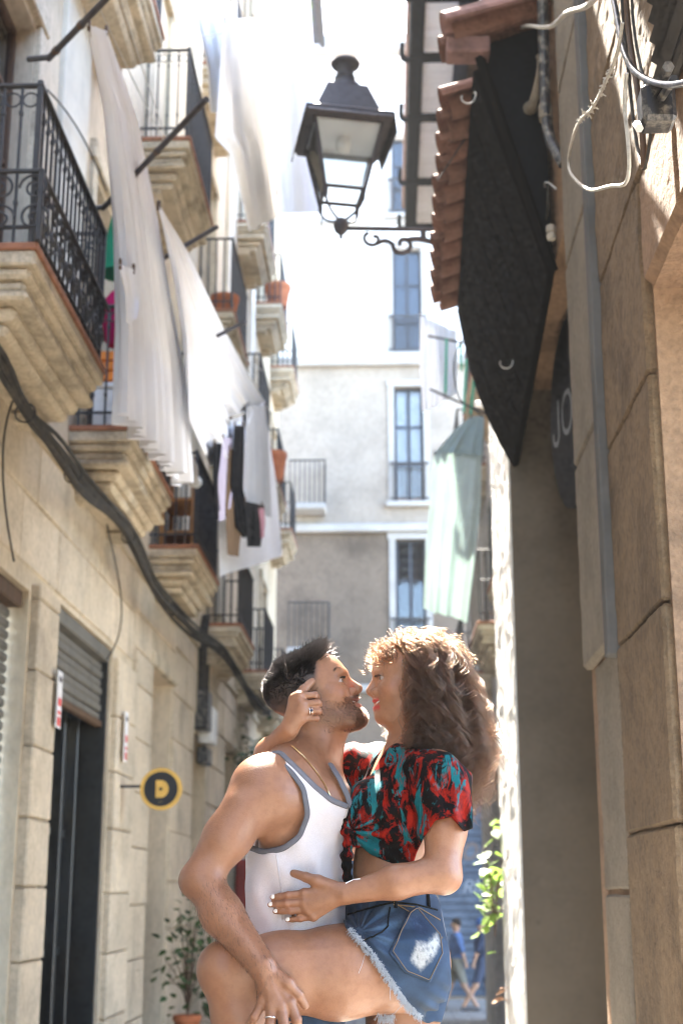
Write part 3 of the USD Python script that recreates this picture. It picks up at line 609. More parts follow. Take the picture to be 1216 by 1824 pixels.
obj('inner_beam', up(box((.722, 9.0, 8.95), (.86, 16.05, 9.12), .01)), mat('blue_black_beam', (.012, .017, .030), rough=.5, scale=5), gal)
for i, x in enumerate(np.arange(.864, 1.8, .15)): obj('inner_board', up(box((x, 9.0, 9.02), (x+.145, 16.05, 9.05), .004)), BROWN, gal)
obj('roof', up(box((.25, 8.95, 9.27), (1.95, 16.15, 9.40), .02)), EDGE_TILE, gal)

# ------------------------------------------------------------------ pipes, cables and fittings on the right wall
BLACKPIPE = mat('black_pipe', (.016, .016, .018), rough=.35, scale=22, var=.5, col2=(.20, .18, .15), spec=.5)
dp = thing('drainpipe', 'black drainpipe with flaking paint beside the tiled canopy', 'pipe')
P = [on_x(x, y, XR-.03) for x, y in ((966, -60), (967, 60), (969, 140), (972, 200))]+[on_x(978, 240, XR-.02), on_x(990, 268, XR-.0), on_x(1004, 292, XR+.03)]
obj('pipe', tube(spline(P, 40), .030, 12), BLACKPIPE, dp, smooth=50); obj('collar', tube([on_x(971, 196, XR-.03)+[0, 0, .03], on_x(972, 204, XR-.03)+[0, 0, -.03]], .038, 12), ROUGH, dp)
WCABLE = mat('white_cable', (.46, .43, .37), rough=.6, scale=40, var=.3, bump=.4, bscale=200)
def cable(name, px, X, r, m, label, n=60, sag=None):
    X = np.broadcast_to(X, (len(px),)); P = [on_x(a, b, x) for (a, b), x in zip(px, X)]
    t_ = thing(name, label, 'cable'); return t_, spline(P, n), r, m
t_, P, r, m = cable('hanging_cable', [(1108, 40), (1103, 75), (1085, 130), (1052, 195), (1020, 245), (1012, 285), (1025, 320), (1060, 338), (1100, 330), (1120, 300), (1118, 250), (1112, 190), (1116, 130)], 0.70, .0058, WCABLE, 'loop of dusty white cable hanging down the brown wall', 90)
obj('cable', tube(P, r, 7), m, t_, smooth=60)
lint = V(); r5 = np.random.default_rng(2)
for k in range(90):
    q = P[int(r5.integers(6, 30))]+r5.normal(0, .004, 3); d = unit(r5.normal(0, 1, 3)); lint.add(*tube([q, q+d*r5.uniform(.006, .018)], .0025, 3))
tag(obj('dust_tuft', lint, WCABLE, t_), None, None, None, 'stuff')
t_, P, r, m = cable('wall_cable', [(925, 52), (965, 48), (985, 44), (1005, 25), (1040, 12), (1062, -6)], [.80, .80, .80, .78, .74, .72], .011, WCABLE, 'white cable crossing the black drainpipe at the top', 40); obj('cable', tube(P, r, 7), m, t_, smooth=60)
t_, P, r, m = cable('wall_cable', [(1085, -20), (1100, 40), (1112, 95), (1150, 140), (1200, 150), (1240, 140)], [.74, .73, .72, .72, .72, .72], .0095, BLACKPIPE, 'frayed black cable bundle running to the black bracket', 50)
obj('cable', tube(P, r, 7), m, t_, smooth=60)
for k, (dx, rr) in enumerate(((8, .006), (16, .010), (26, .005))):
    Q = spline([on_x(1098+dx+a, b, .80) for a, b in ((0, -20), (6, 60), (14+k*4, 140), (22+k*6, 215), (40-8*k, 300))], 30); obj('cable', tube(Q, rr, 6), CABLE if k != 1 else BROWN, t_, smooth=60)
t_, P, r, m = cable('wall_cable', [(905, 58), (915, 20), (925, -20)], .84, .010, WCABLE, 'short pale cable rising from the canopy verge', 12); obj('cable', tube(P, r, 7), m, t_, smooth=60)
t_, P, r, m = cable('wall_cable', [(975, 330), (972, 400), (966, 440), (968, 500)], XR-.015, .008, CABLE, 'thin dusty cable running down beside the canopy', 20); obj('cable', tube(P, r, 6), m, t_); 
obj('insulator', lathe([(0, -.05), (.022, -.045), (.026, -.02), (.016, -.01), (.026, 0), (.026, .03), (.012, .04), (0, .045)], 12, tuple(on_x(970, 410, XR-.02))), mat('insulator', (.36, .32, .26), rough=.6), t_, smooth=40); obj('insulator', lathe([(0, -.05), (.022, -.045), (.026, -.02), (.016, -.01), (.026, 0), (.026, .03), (.012, .04), (0, .045)], 12, tuple(on_x(981, 412, XR-.02))), mat('insulator', (.36, .32, .26)), t_, smooth=40)
obj('clip', tube(spline([on_x(970, 332, XR-.03), on_x(978, 326, XR-.04), on_x(990, 336, XR-.02)], 8), .006, 5), STEEL, t_)
pv = thing('service_pipe', 'grey elbow pipe coming out of the black canopy cheek', 'pipe'); Q = spline([on_y(958, 100, 6.9), on_y(955, 160, 6.9), on_y(948, 185, 6.95), on_y(942, 192, 7.04)], 20)
obj('pipe', tube(Q, np.linspace(.016, .030, 20), 10), ROUGH, pv, smooth=50); obj('flange', tube([on_y(944, 192, 7.0), on_y(942, 192, 7.05)], .038, 12), ROUGH, pv)
bk = thing('junction_box', 'black bracket and cable box under the dark vent', 'bracket')
c = on_x(1172, 190, .74); obj('box', box(c-[.05, .045, .06], c+[.04, .045, .05], .012), BLACKPIPE, bk); obj('arm', tube([c+[0, 0, .05], on_x(1190, 118, .74)], .016, 6), BLACKPIPE, bk); obj('arm', tube([on_x(1160, 200, .74), on_x(1200, 140, .74)], .012, 6), BLACKPIPE, bk); obj('bolt', tube([c+[-.06, 0, -.05], c+[-.06, -.03, -.08]], .012, 6), STEEL, bk)
vn = thing('vent_grille', 'dark slatted vent at the top right corner of the brown wall', 'vent')
obj('frame', box((XR-.035, 3.0, 3.42), (XR+.0, 3.95, 4.1), .01), IRON, vn)
for k in range(9): obj('slat', xf(box((-.018, 3.03, -.003), (.018, 3.92, .003)), roty(35), (XR-.05, 0, 3.46+k*.07)), IRON, vn)
# black projecting sign seen almost edge on, inside the doorway
SIGNB = plain('black_sign', (.006, .006, .007), rough=.6, spec=.1)
hs = thing('hanging_sign', 'black round sign with pale lettering seen edge on in the doorway', 'sign')
R_ = .46; sc = np.array([1.10, 7.75, 3.72]); dirn = unit([.140, -.99, 0]); nn = np.array([-dirn[1]*-1, 0, 0]); nn = unit(np.cross(dirn, [0, 0, 1.0]))
Rm = np.stack([dirn, np.array([0, 0, 1.0]), nn], 1)
a = np.linspace(0, 2*math.pi, 56, endpoint=False)
disc = trimesh.creation.extrude_polygon(sg.Polygon(np.stack([np.cos(a)*R_, np.sin(a)*R_*1.25], 1)), .06); obj('panel', xf((np.array(disc.vertices)-[0, 0, .03], np.array(disc.faces)), Rm, sc), SIGNB, hs)
for s_ in (1, -1):
    tm = meshkit.text_mesh('JOC', .26, .006, bold=False); v = np.array(tm.vertices); v[:, :2] -= v[:, :2].mean(0); v = v*[s_, 1, s_]+[0, 0, s_*.031]
    obj('lettering', xf((v, np.array(tm.faces)[:, ::s_]), Rm, sc), plain('sign_letters', (.05, .049, .047), .4), hs)
obj('hanger', tube([(sc[0]-.02, 7.75, 3.72+.55), (sc[0]-.02, 7.75, 4.34)], .012, 6), IRON, hs); obj('hanger', tube([(sc[0], 7.4, 3.95), (XR+.62, 7.4, 4.0)], .012, 6), IRON, hs)
wp = thing('white_pipe', 'bright white pipe at the edge of the sunlit wall', 'pipe')
P = [on_x(x, y, .87) for x, y in ((876, 735), (880, 900), (884, 1100), (888, 1300), (893, 1500), (899, 1824), (903, 1990))]; P = np.array(P); P[:, 1] = 10.68; P[:, 0] = .842+np.linspace(0, .01, len(P))
obj('pipe', tube(P, .016, 8), plain('white_pvc', (.8, .8, .8), .35), wp, smooth=50); obj('cap', box(P[0]+[-.12, -.03, -.01], P[0]+[.02, .03, .03], .005), plain('white_pvc', (.8, .8, .8)), wp)
for k in (1, 3, 5): obj('clip', box(P[k]+[-.022, -.02, -.015], P[k]+[.04, .02, .015], .004), IRON, wp)
lw = thing('loose_wire', 'thin loose wire dangling beyond the tip of the black canopy', 'wire'); obj('wire', tube(spline([on_y(x, y, 9.4) for x, y in ((832, 595), (815, 620), (808, 650), (812, 690), (820, 712), (848, 732), (858, 742))], 30), .005, 5), IRON, lw)
# ------------------------------------------------------------------ left wall: cables, meters, stickers, sign
cb = thing('cable_bundle', 'thick sagging bundle of black cables along the left wall', 'cable')
base = [(-40, 600), (0, 655), (45, 735), (80, 770), (130, 845), (185, 900), (230, 955), (262, 1020), (305, 1085), (350, 1128), (395, 1160), (425, 1205), (455, 1248), (480, 1272)]
bp = np.array([on_x(x, y, -2.10) for x, y in base])
for k in range(9):
    j = bp+r5.normal(0, 1, bp.shape)*[.012, .02, .022]+[r5.uniform(-.03, .03), 0, r5.uniform(-.045, .045)]
    obj('cable', tube(spline(j, 120), r5.uniform(.010, .019), 6), CABLE, cb, smooth=60)
for k in (2, 4, 6, 8, 10): obj('clamp', ring(bp[k], .06, .006, 12), IRON, cb)
for k, px in enumerate(([(85, 160), (130, 215), (170, 290), (190, 340)], [(30, 700), (10, 760), (25, 1000)], [(268, 660), (255, 700), (240, 745)], [(190, 1175), (215, 1060), (205, 1000), (190, 930)])):
    t_, P, r, m = cable('thin_cable', px, -2.33, .007, CABLE, ('thin wire looping across the upper left wall', 'thin wire down the wall above the grey shutter', 'thin wire between the two nearest balconies', 'thin wire looping round the shop lintel')[k], 30); obj('wire', tube(P, r, 5), m, t_)
mb = thing('meter_box', 'black and white electric meter boxes on the wall above the street', 'meter box', tuple(on_x(356, 1275, -2.40)))
obj('case', box((-.02, -.45, -.22), (.16, -.05, .28), .02), BLACKPIPE, mb); obj('case', box((-.02, .0, -.35), (.18, .45, .12), .02), WHITEPAINT, mb); obj('case', box((-.02, -.1, -.62), (.12, .4, -.40), .02), BLACKPIPE, mb); obj('conduit', tube([(.05, -.3, .28), (.06, -.32, 1.0), (.08, -.25, 1.25)], .06, 8), CABLE, mb); obj('conduit', tube([(.05, .2, .12), (.05, .25, .7)], .03, 8), CABLE, mb)
tagcol = plain('sticker_white', (.72, .70, .68), .4); tagred = plain('sticker_red', (.60, .06, .05), .4)
for k, (y, z0, z1, X, lb) in enumerate(((9.93, 2.16, 2.56, -2.295, 'red and white vertical sticker on the stone pilaster left of the shop'), (12.60, 2.16, 2.60, -2.30, 'faded red and white vertical sticker right of the dark shop'))):
    st = thing('sticker', lb, 'sticker', (X, y, (z0+z1)/2)); h = (z1-z0)/2
    obj('sheet', box((-.004, -.07, -h), (.004, .07, h), .003), tagcol, st)
    for q, (a, b) in enumerate(((-.92, -.62), (-.52, -.40), (-.22, .05), (.62, .80))): obj('print', box((.0045, -.05, a*h), (.0058, .05, b*h)), tagred if q < 3 else plain('sticker_black', (.1, .08, .08)), st)
GOLD = mat('ochre_sign', (.62, .36, .075), rough=.5, scale=9, var=.12)
sd = thing('round_sign', 'round black sign with an ochre rim and letter D on a bracket', 'sign', tuple(on_y(287, 1406, 12.62)))
R_ = .183; a = np.linspace(0, 2*math.pi, 64, endpoint=False); circ = lambda r: sg.Polygon(np.stack([np.cos(a)*r, np.sin(a)*r], 1))
obj('disc', prism(circ(R_*.83), -.016, .016, 'xz'), plain('sign_black', (.012, .011, .011), .4), sd); obj('rim', prism(circ(R_).difference(circ(R_*.825)), -.022, .022, 'xz'), GOLD, sd)
D_ = sg.Polygon([(-.045, -.075), (.0, -.075)]+[(.0+.068*math.cos(t), .075*math.sin(t)) for t in np.linspace(-math.pi/2, math.pi/2, 18)]+[(-.045, .075)]).difference(sg.Point(.0, .0).buffer(.016))
obj('letter', prism(D_, -.0215, -.0165, 'xz'), GOLD, sd)
tm = meshkit.text_mesh('BAR', .014, .002); v = np.array(tm.vertices); v[:, 0] -= v[:, 0].mean(); obj('lettering', (np.stack([v[:, 0], -.0170-v[:, 2], v[:, 1]-.118], 1), np.array(tm.faces)), plain('sign_dim', (.20, .13, .05), .5), sd)
obj('bracket', box((-.43, -.012, .012), (-R_+.004, .012, .036), .003), IRON, sd); obj('bracket_plate', box((-.44, -.05, -.04), (-.42, .05, .08), .004), IRON, sd)
# ------------------------------------------------------------------ washing lines, poles and laundry
POLE = mat('iron_pole', (.050, .042, .040), rough=.6, scale=18, var=.45)
for k, (a, b, X, r) in enumerate((((86, 104), (192, -6), -1.9, .019), ((183, 371), (368, 176), -1.9, .019), ((238, 491), (386, 404), -1.9, .017), ((303, 641), (438, 572), -1.9, .017), ((372, 757), (437, 735), -1.6, .012))):
    A = on_x(*a, X); B = on_z(*b, A[2]+(.0 if k < 4 else .1))
    pl = thing('clothes_pole', ('iron pole angled out from the near corner of the scrolled balcony', 'iron pole with tape crossing in front of the long white sheet', 'thin iron pole from the second balcony across the draped sheets', 'iron pole ending in front of the fan shaped white sheet', 'pale cord stub below the fan shaped white sheet')[k], 'pole')
    obj('pole', tube([A, B], r, 8), POLE if k < 4 else WCABLE, pl); d = unit(B-A); obj('bracket', tube([A-[.12, 0, 0], A+d*.02], r*.9, 6), IRON, pl)
    for t in (.12, .55): obj('tape', tube([A+(B-A)*t, A+(B-A)*t+d*.03], r*1.25, 8), BROWN, pl)
def linen(name, col, rough=.85, tr=.14):
    return mat(name, col, rough=rough, scale=2.0, var=.04, translucent=tr, spec=.1)
WHITE = linen('white_linen', (.88, .88, .90)); CREAM = linen('cream_linen', (.72, .69, .65)); GREYW = linen('grey_linen', (.60, .585, .57)); BLACKC = linen('black_cloth', (.0025, .0025, .0035), tr=.05); TANC = linen('tan_cloth', (.16, .10, .055), tr=.15); PINKC = linen('pink_cloth', (.62, .30, .34)); LILAC = linen('lilac_cloth', (.50, .44, .52)); SAGE = linen('sage_sheet', (.55, .63, .60), tr=.4); SAGE2 = linen('blue_sheet', (.40, .50, .50), tr=.4); GREEN = linen('green_bag', (.02, .22, .12), tr=.2); MAGENTA = linen('magenta_bag', (.45, .012, .10), tr=.2)
def resample(p, n):
    p = np.asarray(p, float); d = np.r_[0, np.cumsum(np.linalg.norm(np.diff(p, axis=0), axis=1))]; s = np.linspace(0, d[-1], n)
    return np.stack([np.interp(s, d, p[:, k]) for k in range(p.shape[1])], 1)
def cloth(name, label, cat, A, B, plane, material, folds=5, amp=.05, group=None, seed=0, pegs=True, n=(60, 70), grow=True):
    """A hanging cloth between two traced edges on the plane ('x' or 'y', at): folds swing out of the plane."""
    a, b = resample(A, n[1]), resample(B, n[1]); ax, at = plane
    fn = (lambda x, y: on_x(x, y, at)) if ax == 'x' else (lambda x, y: on_y(x, y, at))
    a3, b3 = np.array([fn(*q) for q in a]), np.array([fn(*q) for q in b]); t = np.linspace(0, 1, n[0])[None, :, None]
    P = a3[:, None]*(1-t)+b3[:, None]*t
    tt = np.linspace(0, 1, n[0]); s = np.linspace(0, 1, n[1])[:, None]; rr = np.random.default_rng(seed)
    w = sum(rr.uniform(.5, 1)*np.sin(2*math.pi*(folds*f*tt[None]+rr.uniform(0, 1)+.12*np.sin(3*s+rr.uniform(0, 6)))) for f in (1, 1.7, 2.6))/2.2
    width = np.linalg.norm(b3-a3, axis=1)[:, None]
    disp = amp*w*(.25+.75*(s if grow else 1))*np.clip(width/.5, .15, 1)
    disp += amp*.15*(meshkit.fbm(np.stack(np.broadcast_arrays(tt[None]*3, s*4, seed*3.1), -1), 3)-.5)
    P[..., 0 if ax == 'x' else 1] += disp
    g = lambda i, j: i*n[0]+j
    I, J = np.meshgrid(np.arange(n[1]-1), np.arange(n[0]-1), indexing='ij'); f = np.stack([g(I, J), g(I, J+1), g(I+1, J+1), g(I+1, J)], -1).reshape(-1, 4)
    v = P.reshape(-1, 3); th = np.zeros(3); th[0 if ax == 'x' else 1] = .003; N_ = len(v)
    bd = [g(0, j) for j in range(n[0])]+[g(i, n[0]-1) for i in range(1, n[1])]+[g(n[1]-1, j) for j in range(n[0]-2, -1, -1)]+[g(i, 0) for i in range(n[1]-2, 0, -1)]
    rim = np.array([[bd[k], bd[(k+1) % len(bd)], bd[(k+1) % len(bd)]+N_, bd[k]+N_] for k in range(len(bd))])
    t_ = thing(name, label, cat, group=group)
    obj('cloth', (np.vstack([v, v+th]), np.vstack([f, f[:, ::-1]+N_, rim[:, ::-1]])), material, t_, smooth=50)
    if pegs:
        for q in (P[0, 1], P[0, -2]): obj('peg', box(q-[.008, .012, .03], q+[.008, .012, .035], .003), BROWN, t_)
    return t_
cloth('long_sheet', 'long white sheet hanging in narrow folds across two balconies', 'sheet', [(158, 45), (186, 190), (206, 400), (212, 560), (213, 735)], [(186, 55), (238, 215), (274, 400), (298, 555), (320, 690), (326, 868)], ('x', -1.62), WHITE, 7, .10, seed=1, n=(110, 60))
cloth('small_cloth', 'white cloth with a dark slit hung over the long sheet', 'cloth', [(212, 470), (222, 520), (226, 575)], [(240, 480), (242, 530), (238, 568)], ('x', -1.55), WHITE, 2, .03, seed=9, n=(20, 20))
cloth('fan_sheet', 'white sheet gathered to a point and spreading like a fan', 'sheet', [(281, 366), (308, 470), (328, 600), (336, 745), (378, 830), (395, 812)], [(284, 366), (330, 450), (392, 585), (436, 660), (470, 716), (432, 775)], ('x', -1.45), WHITE, 6, .10, seed=2, n=(70, 60))
cloth('short_sheet', 'short pale grey sheet hanging over the end of the fan sheet', 'sheet', [(439, 722), (434, 800), (431, 903)], [(472, 722), (480, 830), (484, 922)], ('x', -1.40), GREYW, 2.5, .04, seed=3, n=(40, 40))
cloth('long_cloth', 'flat white cloth behind the black and tan trousers', 'cloth', [(388, 800), (389, 920), (390, 1028)], [(470, 720), (492, 860), (503, 990)], ('x', -1.66), WHITE, 1.2, .03, seed=4, n=(40, 40))
cloth('black_trousers', 'black trousers hanging between the two white cloths', 'trousers', [(417, 758), (412, 860), (422, 940), (434, 958)], [(434, 758), (432, 870), (441, 905), (450, 950)], ('x', -1.360), BLACKC, 1.2, .03, seed=5, n=(20, 40))
cloth('black_stockings', 'pair of black stockings beside the pink cloth', 'stockings', [(434, 892), (436, 940), (438, 974)], [(468, 900), (468, 940), (464, 974)], ('x', -1.350), BLACKC, 1.5, .02, seed=6, n=(20, 24))
cloth('tan_trousers', 'tan trousers with a dark hem hanging on the line', 'trousers', [(408, 800), (402, 900), (404, 988)], [(424, 800), (432, 930), (425, 992)], ('x', -1.380), TANC, 1.5, .03, seed=7, n=(24, 36))
cloth('lilac_blouse', 'small lilac blouse left of the tan trousers', 'blouse', [(396, 780), (390, 850), (392, 930)], [(412, 780), (412, 860), (404, 905)], ('x', -1.390), LILAC, 1.5, .03, seed=8, n=(20, 30))
cloth('dark_sock', 'dark garment at the left end of the short line', 'garment', [(380, 790), (379, 850), (384, 930)], [(396, 790), (395, 850), (398, 920)], ('x', -1.400), BLACKC, 1, .02, seed=10, n=(12, 24))
cloth('pink_cloth', 'small pink cloth beside the black stockings', 'cloth', [(460, 905), (462, 930), (464, 960)], [(470, 905), (472, 930), (470, 955)], ('x', -1.345), PINKC, 1, .02, seed=11, n=(12, 16))
cloth('upper_sheet', 'cream white sheet hanging high with one drooping corner', 'sheet', [(398, 35), (386, 160), (378, 245), (404, 272), (440, 412)], [(452, 30), (468, 150), (484, 260), (492, 340), (495, 385)], ('x', -1.35), CREAM, 2, .06, seed=12, n=(44, 50))
cloth('upper_sheet', 'large white sheet highest in the street beside the lantern', 'sheet', [(455, -20), (462, 120), (478, 260), (495, 380)], [(548, -20), (556, 100), (562, 250), (562, 378)], ('x', -1.05), WHITE, 2.5, .06, seed=13, n=(44, 50))
cloth('upper_sheet', 'white sheet behind the cream one beside the top balcony', 'sheet', [(345, -20), (352, 40), (372, 120), (382, 200)], [(402, -20), (402, 60), (398, 140), (392, 200)], ('x', -1.55), WHITE, 2, .05, seed=14, n=(36, 40))
ln = 0
for k, (pa, pb, X, lb) in enumerate((((150, 15), (335, 740), -1.62, 'washing line carrying the long white sheet'), ((278, 352), (480, 735), -1.45, 'washing line carrying the fan shaped sheet'), ((215, 0), (300, 255), -1.75, 'pale cord running up to the top balcony'), ((175, 8), (292, 250), -1.8, 'second pale cord beside the top balcony'), ((336, 562), (468, 660), -1.5, 'thin blue cord crossing the fan sheet'), ((352, 65), (412, 50), -1.4, 'greenish cord above the cream sheet'))):
    A, B = on_x(*pa, X), on_x(*pb, X); t_ = thing('washing_line', lb, 'line'); mid = (A+B)/2-[0, 0, .02]; obj('cord', tube(spline([A, mid, B], 16), .0045, 5), WCABLE, t_)
# ------------------------------------------------------------------ things on the balconies
POT = mat('terracotta_pot', (.42, .13, .05), rough=.8, scale=10, var=.25); LEAF = mat('leaf_green', (.055, .10, .028), rough=.5, scale=8, var=.5, translucent=.35, per_object=.3); LEAF2 = mat('leaf_bright', (.16, .25, .045), rough=.45, scale=8, var=.3, translucent=.5, per_object=.25); DRY = mat('dry_leaf', (.30, .16, .09), rough=.7, scale=8, translucent=.3)
def leafmesh(L, w):
    t = np.linspace(0, 1, 6); h = w*np.sin(math.pi*t**.8)*.5; v = []
    for a, b in zip(t, h): v += [(a*L, -b, -.12*L*a*a+.15*b), (a*L, 0, -.12*L*a*a), (a*L, b, -.12*L*a*a+.15*b)]
    f = []
    for i in range(5):
        for j in (0, 1): f.append([3*i+j, 3*i+3+j, 3*i+4+j, 3*i+1+j])
    return np.array(v), np.array(f)
def plant(name, label, c, spread, n, L, w, m, seed, pot=None, stem=True):
    rr = np.random.default_rng(seed); t_ = thing(name, label, 'plant', tuple(c))
    for k in range(n):
        p = rr.normal(0, 1, 3)*np.asarray(spread)*.5; l = L*rr.uniform(.7, 1.25)
        R = rotz(rr.uniform(0, 360))@roty(rr.uniform(-50, 50))@rotx(rr.uniform(-40, 40)); obj('leaf', xf(leafmesh(l, w*rr.uniform(.8, 1.2)), R, p), m, t_)
        if stem and k % 4 == 0: obj('stem', tube(spline([(0, 0, -spread[2]), p*.5+[0, 0, -spread[2]*.3], p], 6), .004, 4), BROWN, t_)
    if pot: obj('pot', lathe([(0, -spread[2]-.28), (.09, -spread[2]-.28), (.13, -spread[2]-.05), (.145, -spread[2]-.05), (.145, -spread[2]), (.12, -spread[2]), (.11, -spread[2]-.06), (0, -spread[2]-.06)], 14), POT, t_, smooth=30)
    return t_
def pot(label, c, r=.15, h=.26, leaves=0, seed=0):
    t_ = thing('flower_pot', label, 'flower pot', tuple(c)); obj('pot', lathe([(0, 0), (r*.72, 0), (r*.95, h*.8), (r, h*.8), (r, h), (r*.86, h), (r*.8, h*.86), (0, h*.86)], 16), POT, t_, smooth=30)
    rr = np.random.default_rng(seed)
    for k in range(leaves): obj('leaf', xf(leafmesh(.16*rr.uniform(.6, 1.2), .05), rotz(rr.uniform(0, 360))@roty(-rr.uniform(10, 80)), (0, 0, h*.9)), LEAF, t_)
    return t_
pot('orange clay pot on the second row balcony with dry stalks', (-2.07, 17.25, 8.30), .19, .30, 8, 1); pot('clay pot at the corner of the far upper balcony', (-2.02, 25.3, 11.90), .26, .45, 10, 2); pot('clay pot hanging low on the far green balcony', (-2.0, 24.95, 8.32), .22, .55, 12, 3)
ub = thing('folded_parasol', 'green folded parasol behind the first balcony railing', 'parasol', (-2.12, 10.5, 4.5))
obj('canopy', lathe([(0, 2.02), (.03, 2.0), (.07, 1.9), (.13, 1.6), (.16, 1.36), (.12, 1.34), (0, 1.36)], 14), GREEN, ub, smooth=40); obj('pole', tube([(0, 0, 0), (0, 0, 1.4)], .018, 8), IRON, ub); obj('base', lathe([(0, .0), (.16, 0), (.16, .04), (.03, .08), (0, .08)], 14), IRON, ub)
hb = thing('hanging_bag', 'magenta cloth bag hanging on the balcony', 'bag', (-2.10, 10.42, 5.42)); obj('bag', lathe([(0, -.22), (.07, -.21), (.12, -.12), (.13, .04), (.10, .18), (.06, .24), (0, .25)], 16), MAGENTA, hb, smooth=50); obj('strap', ring((0, 0, .32), .09, .008, 14, 'x'), MAGENTA, hb)
cr = thing('storage_crate', 'orange crate standing on a white box on the balcony', 'crate', (-2.10, 10.55, 4.88))
for k in range(3): obj('slat', box((-.15, -.22, .01+k*.085), (.15, .22, .085+k*.085), .008), plain('orange_plastic', (.80, .22, .015), .5), cr)
wb = thing('storage_box', 'white box under the orange crate on the balcony', 'box', (-2.10, 10.55, 4.505)); obj('body', box((-.15, -.22, 0), (.15, .22, .32), .012), WHITEPAINT, wb); obj('lid', box((-.16, -.23, .323), (.16, .23, .37), .01), WHITEPAINT, wb)
ch = thing('wooden_rack', 'orange brown wooden rack on the balcony below the sheets', 'rack', (-2.15, 14.55, 4.5)); OW = mat('orange_wood', (.36, .16, .045), rough=.5, scale=4, stretch=(5, 5, 1))
for x in (-.16, .16):
    for y in (-.30, .30): obj('post', box((x-.022, y-.022, 0), (x+.022, y+.022, .95), .004), OW, ch)
for z in (.15, .5, .88): obj('shelf', box((-.18, -.32, z), (.18, .32, z+.03), .005), OW, ch)
kn = thing('knotted_rope', 'pale knotted cloth tied to the rail of the balcony', 'cloth', tuple(on_x(338, 820, -1.88))); obj('cloth', tube(spline([(0, -.3, .15), (0, -.1, 0), (.02, .1, -.05), (0, .25, -.12), (.02, .4, -.1)], 24), np.linspace(.03, .06, 24), 8), CREAM, kn, smooth=60)
plant('leafy_plant', 'small dark leafy plant at the foot of the left wall', (-2.0, 14.9, .42), (.30, .6, .55), 120, .11, .06, LEAF, 4, pot=True)
plant('leafy_plant', 'low green plant below the raised bare knee', (-2.0, 17.6, -.18), (.3, .8, .45), 90, .15, .08, LEAF, 5, pot=True)
plant('hanging_plant', 'dark green plant hanging on the far left wall', (-2.2, 22.9, 3.15), (.3, 1.0, .5), 70, .15, .09, LEAF, 6)
plant('sunlit_shrub', 'bright green leaves growing out of the sunlit wall', (.775, 10.75, 1.14), (.12, .34, .40), 62, .10, .075, LEAF2, 7)
plant('dry_shoot', 'withered leaves low beside the sunlit wall', (.83, 10.4, .42), (.08, .2, .12), 9, .10, .05, DRY, 8)
plant('roof_plant', 'dark green plant on the roof terrace at the top', on_x(492, 18, -2.0), (.7, 1.2, .9), 70, .32, .20, LEAF, 9)
rt = thing('roof_terrace', 'grey roof corner beside the plant above the white sheets', 'roof', tuple(on_x(535, 22, -1.9))); obj('slab', box((-.9, -1.2, -.1), (.45, 1.2, .35), .05), BLUEGREY, rt); obj('gutter', box((.40, -1.25, -.16), (.55, 1.25, -.02), .03), IRON, rt)
rd = thing('red_mailbox', 'dull red box on the far left wall behind the elbow', 'box', (-2.36, 23.2, .35)); obj('body', box((0, -.45, .0), (.22, .45, 1.2), .03), plain('dull_red', (.26, .03, .02), .5), rd); obj('plinth', box((0, -.4, -1.4), (.2, .4, -.01), .02), IRON, rd)
# ------------------------------------------------------------------ washing on the right, hung from the set back houses
cloth('sage_sheet', 'large sage green sheet hanging full length on the right', 'sheet', [(772, 806), (765, 900), (757, 1000), (754, 1085)], [(858, 803), (856, 900), (845, 1000), (832, 1108)], ('y', 18.0), SAGE, 1.6, .09, seed=21, n=(60, 50))
cloth('blue_towel', 'blue grey towel thrown over the top of the sage sheet', 'towel', [(838, 742), (810, 765), (775, 806)], [(862, 740), (862, 770), (860, 812)], ('y', 17.96), SAGE2, 2, .05, seed=22, n=(36, 24))
cloth('white_sheet', 'blown white sheet above the sage green one', 'sheet', [(748, 560), (747, 640), (752, 735)], [(812, 590), (815, 650), (812, 700)], ('y', 18.6), WHITE, 2, .10, seed=23, n=(36, 30))
rk = thing('clothes_airer', 'green wire clothes airer fixed outside the right hand window', 'clothes airer'); GRNP = plain('green_plastic', (.05, .38, .22), .4)
for a, b in (((762, 598), (862, 618)), ((765, 693), (862, 735))): obj('bar', tube([on_y(*a, 18.2), on_y(*b, 18.2)], .016, 6), IRON, rk)
for a, b in (((795, 604), (793, 700)), ((830, 640), (826, 735)), ((846, 655), (838, 738)), ((820, 612), (822, 660))): obj('strap', tube([on_y(*a, 18.15), on_y(*b, 18.15)], .020, 6), GRNP, rk)
obj('stay', tube([on_y(862, 618, 18.2), (XQ, 18.2, on_y(862, 618, 18.2)[2])], .014, 6), IRON, rk); obj('stay', tube([on_y(862, 735, 18.2), (XQ, 18.2, on_y(862, 735, 18.2)[2])], .014, 6), IRON, rk)
# ------------------------------------------------------------------ bodies as smooth unions of tapered limbs, meshed by surface nets
class Cone:
    def __init__(s, a, b, ra, rb, k=0.03, flat=None, sub=False):
        s.a, s.b, s.ra, s.rb, s.k, s.sub = np.asarray(a, float), np.asarray(b, float), ra, rb, k, sub
        s.ab = s.b-s.a; s.l2 = max(s.ab@s.ab, 1e-12); s.flat = None if flat is None else (unit(flat[0]), flat[1])
        s.c = (s.a+s.b)/2; s.R = math.sqrt(s.l2)/2+max(ra, rb)*(1.0 if flat is None else max(1.0, 1/flat[1]))
    def d(s, p):
        q = p-s.a; t = np.clip((q@s.ab)/s.l2, 0, 1); e = q-t[:, None]*s.ab
        r = s.ra+(s.rb-s.ra)*t
        if s.flat is not None:
            n, f = s.flat; c = e@n; e = e+np.outer(c*(f-1), n)
        return np.sqrt(np.einsum('ij,ij->i', e, e))-r
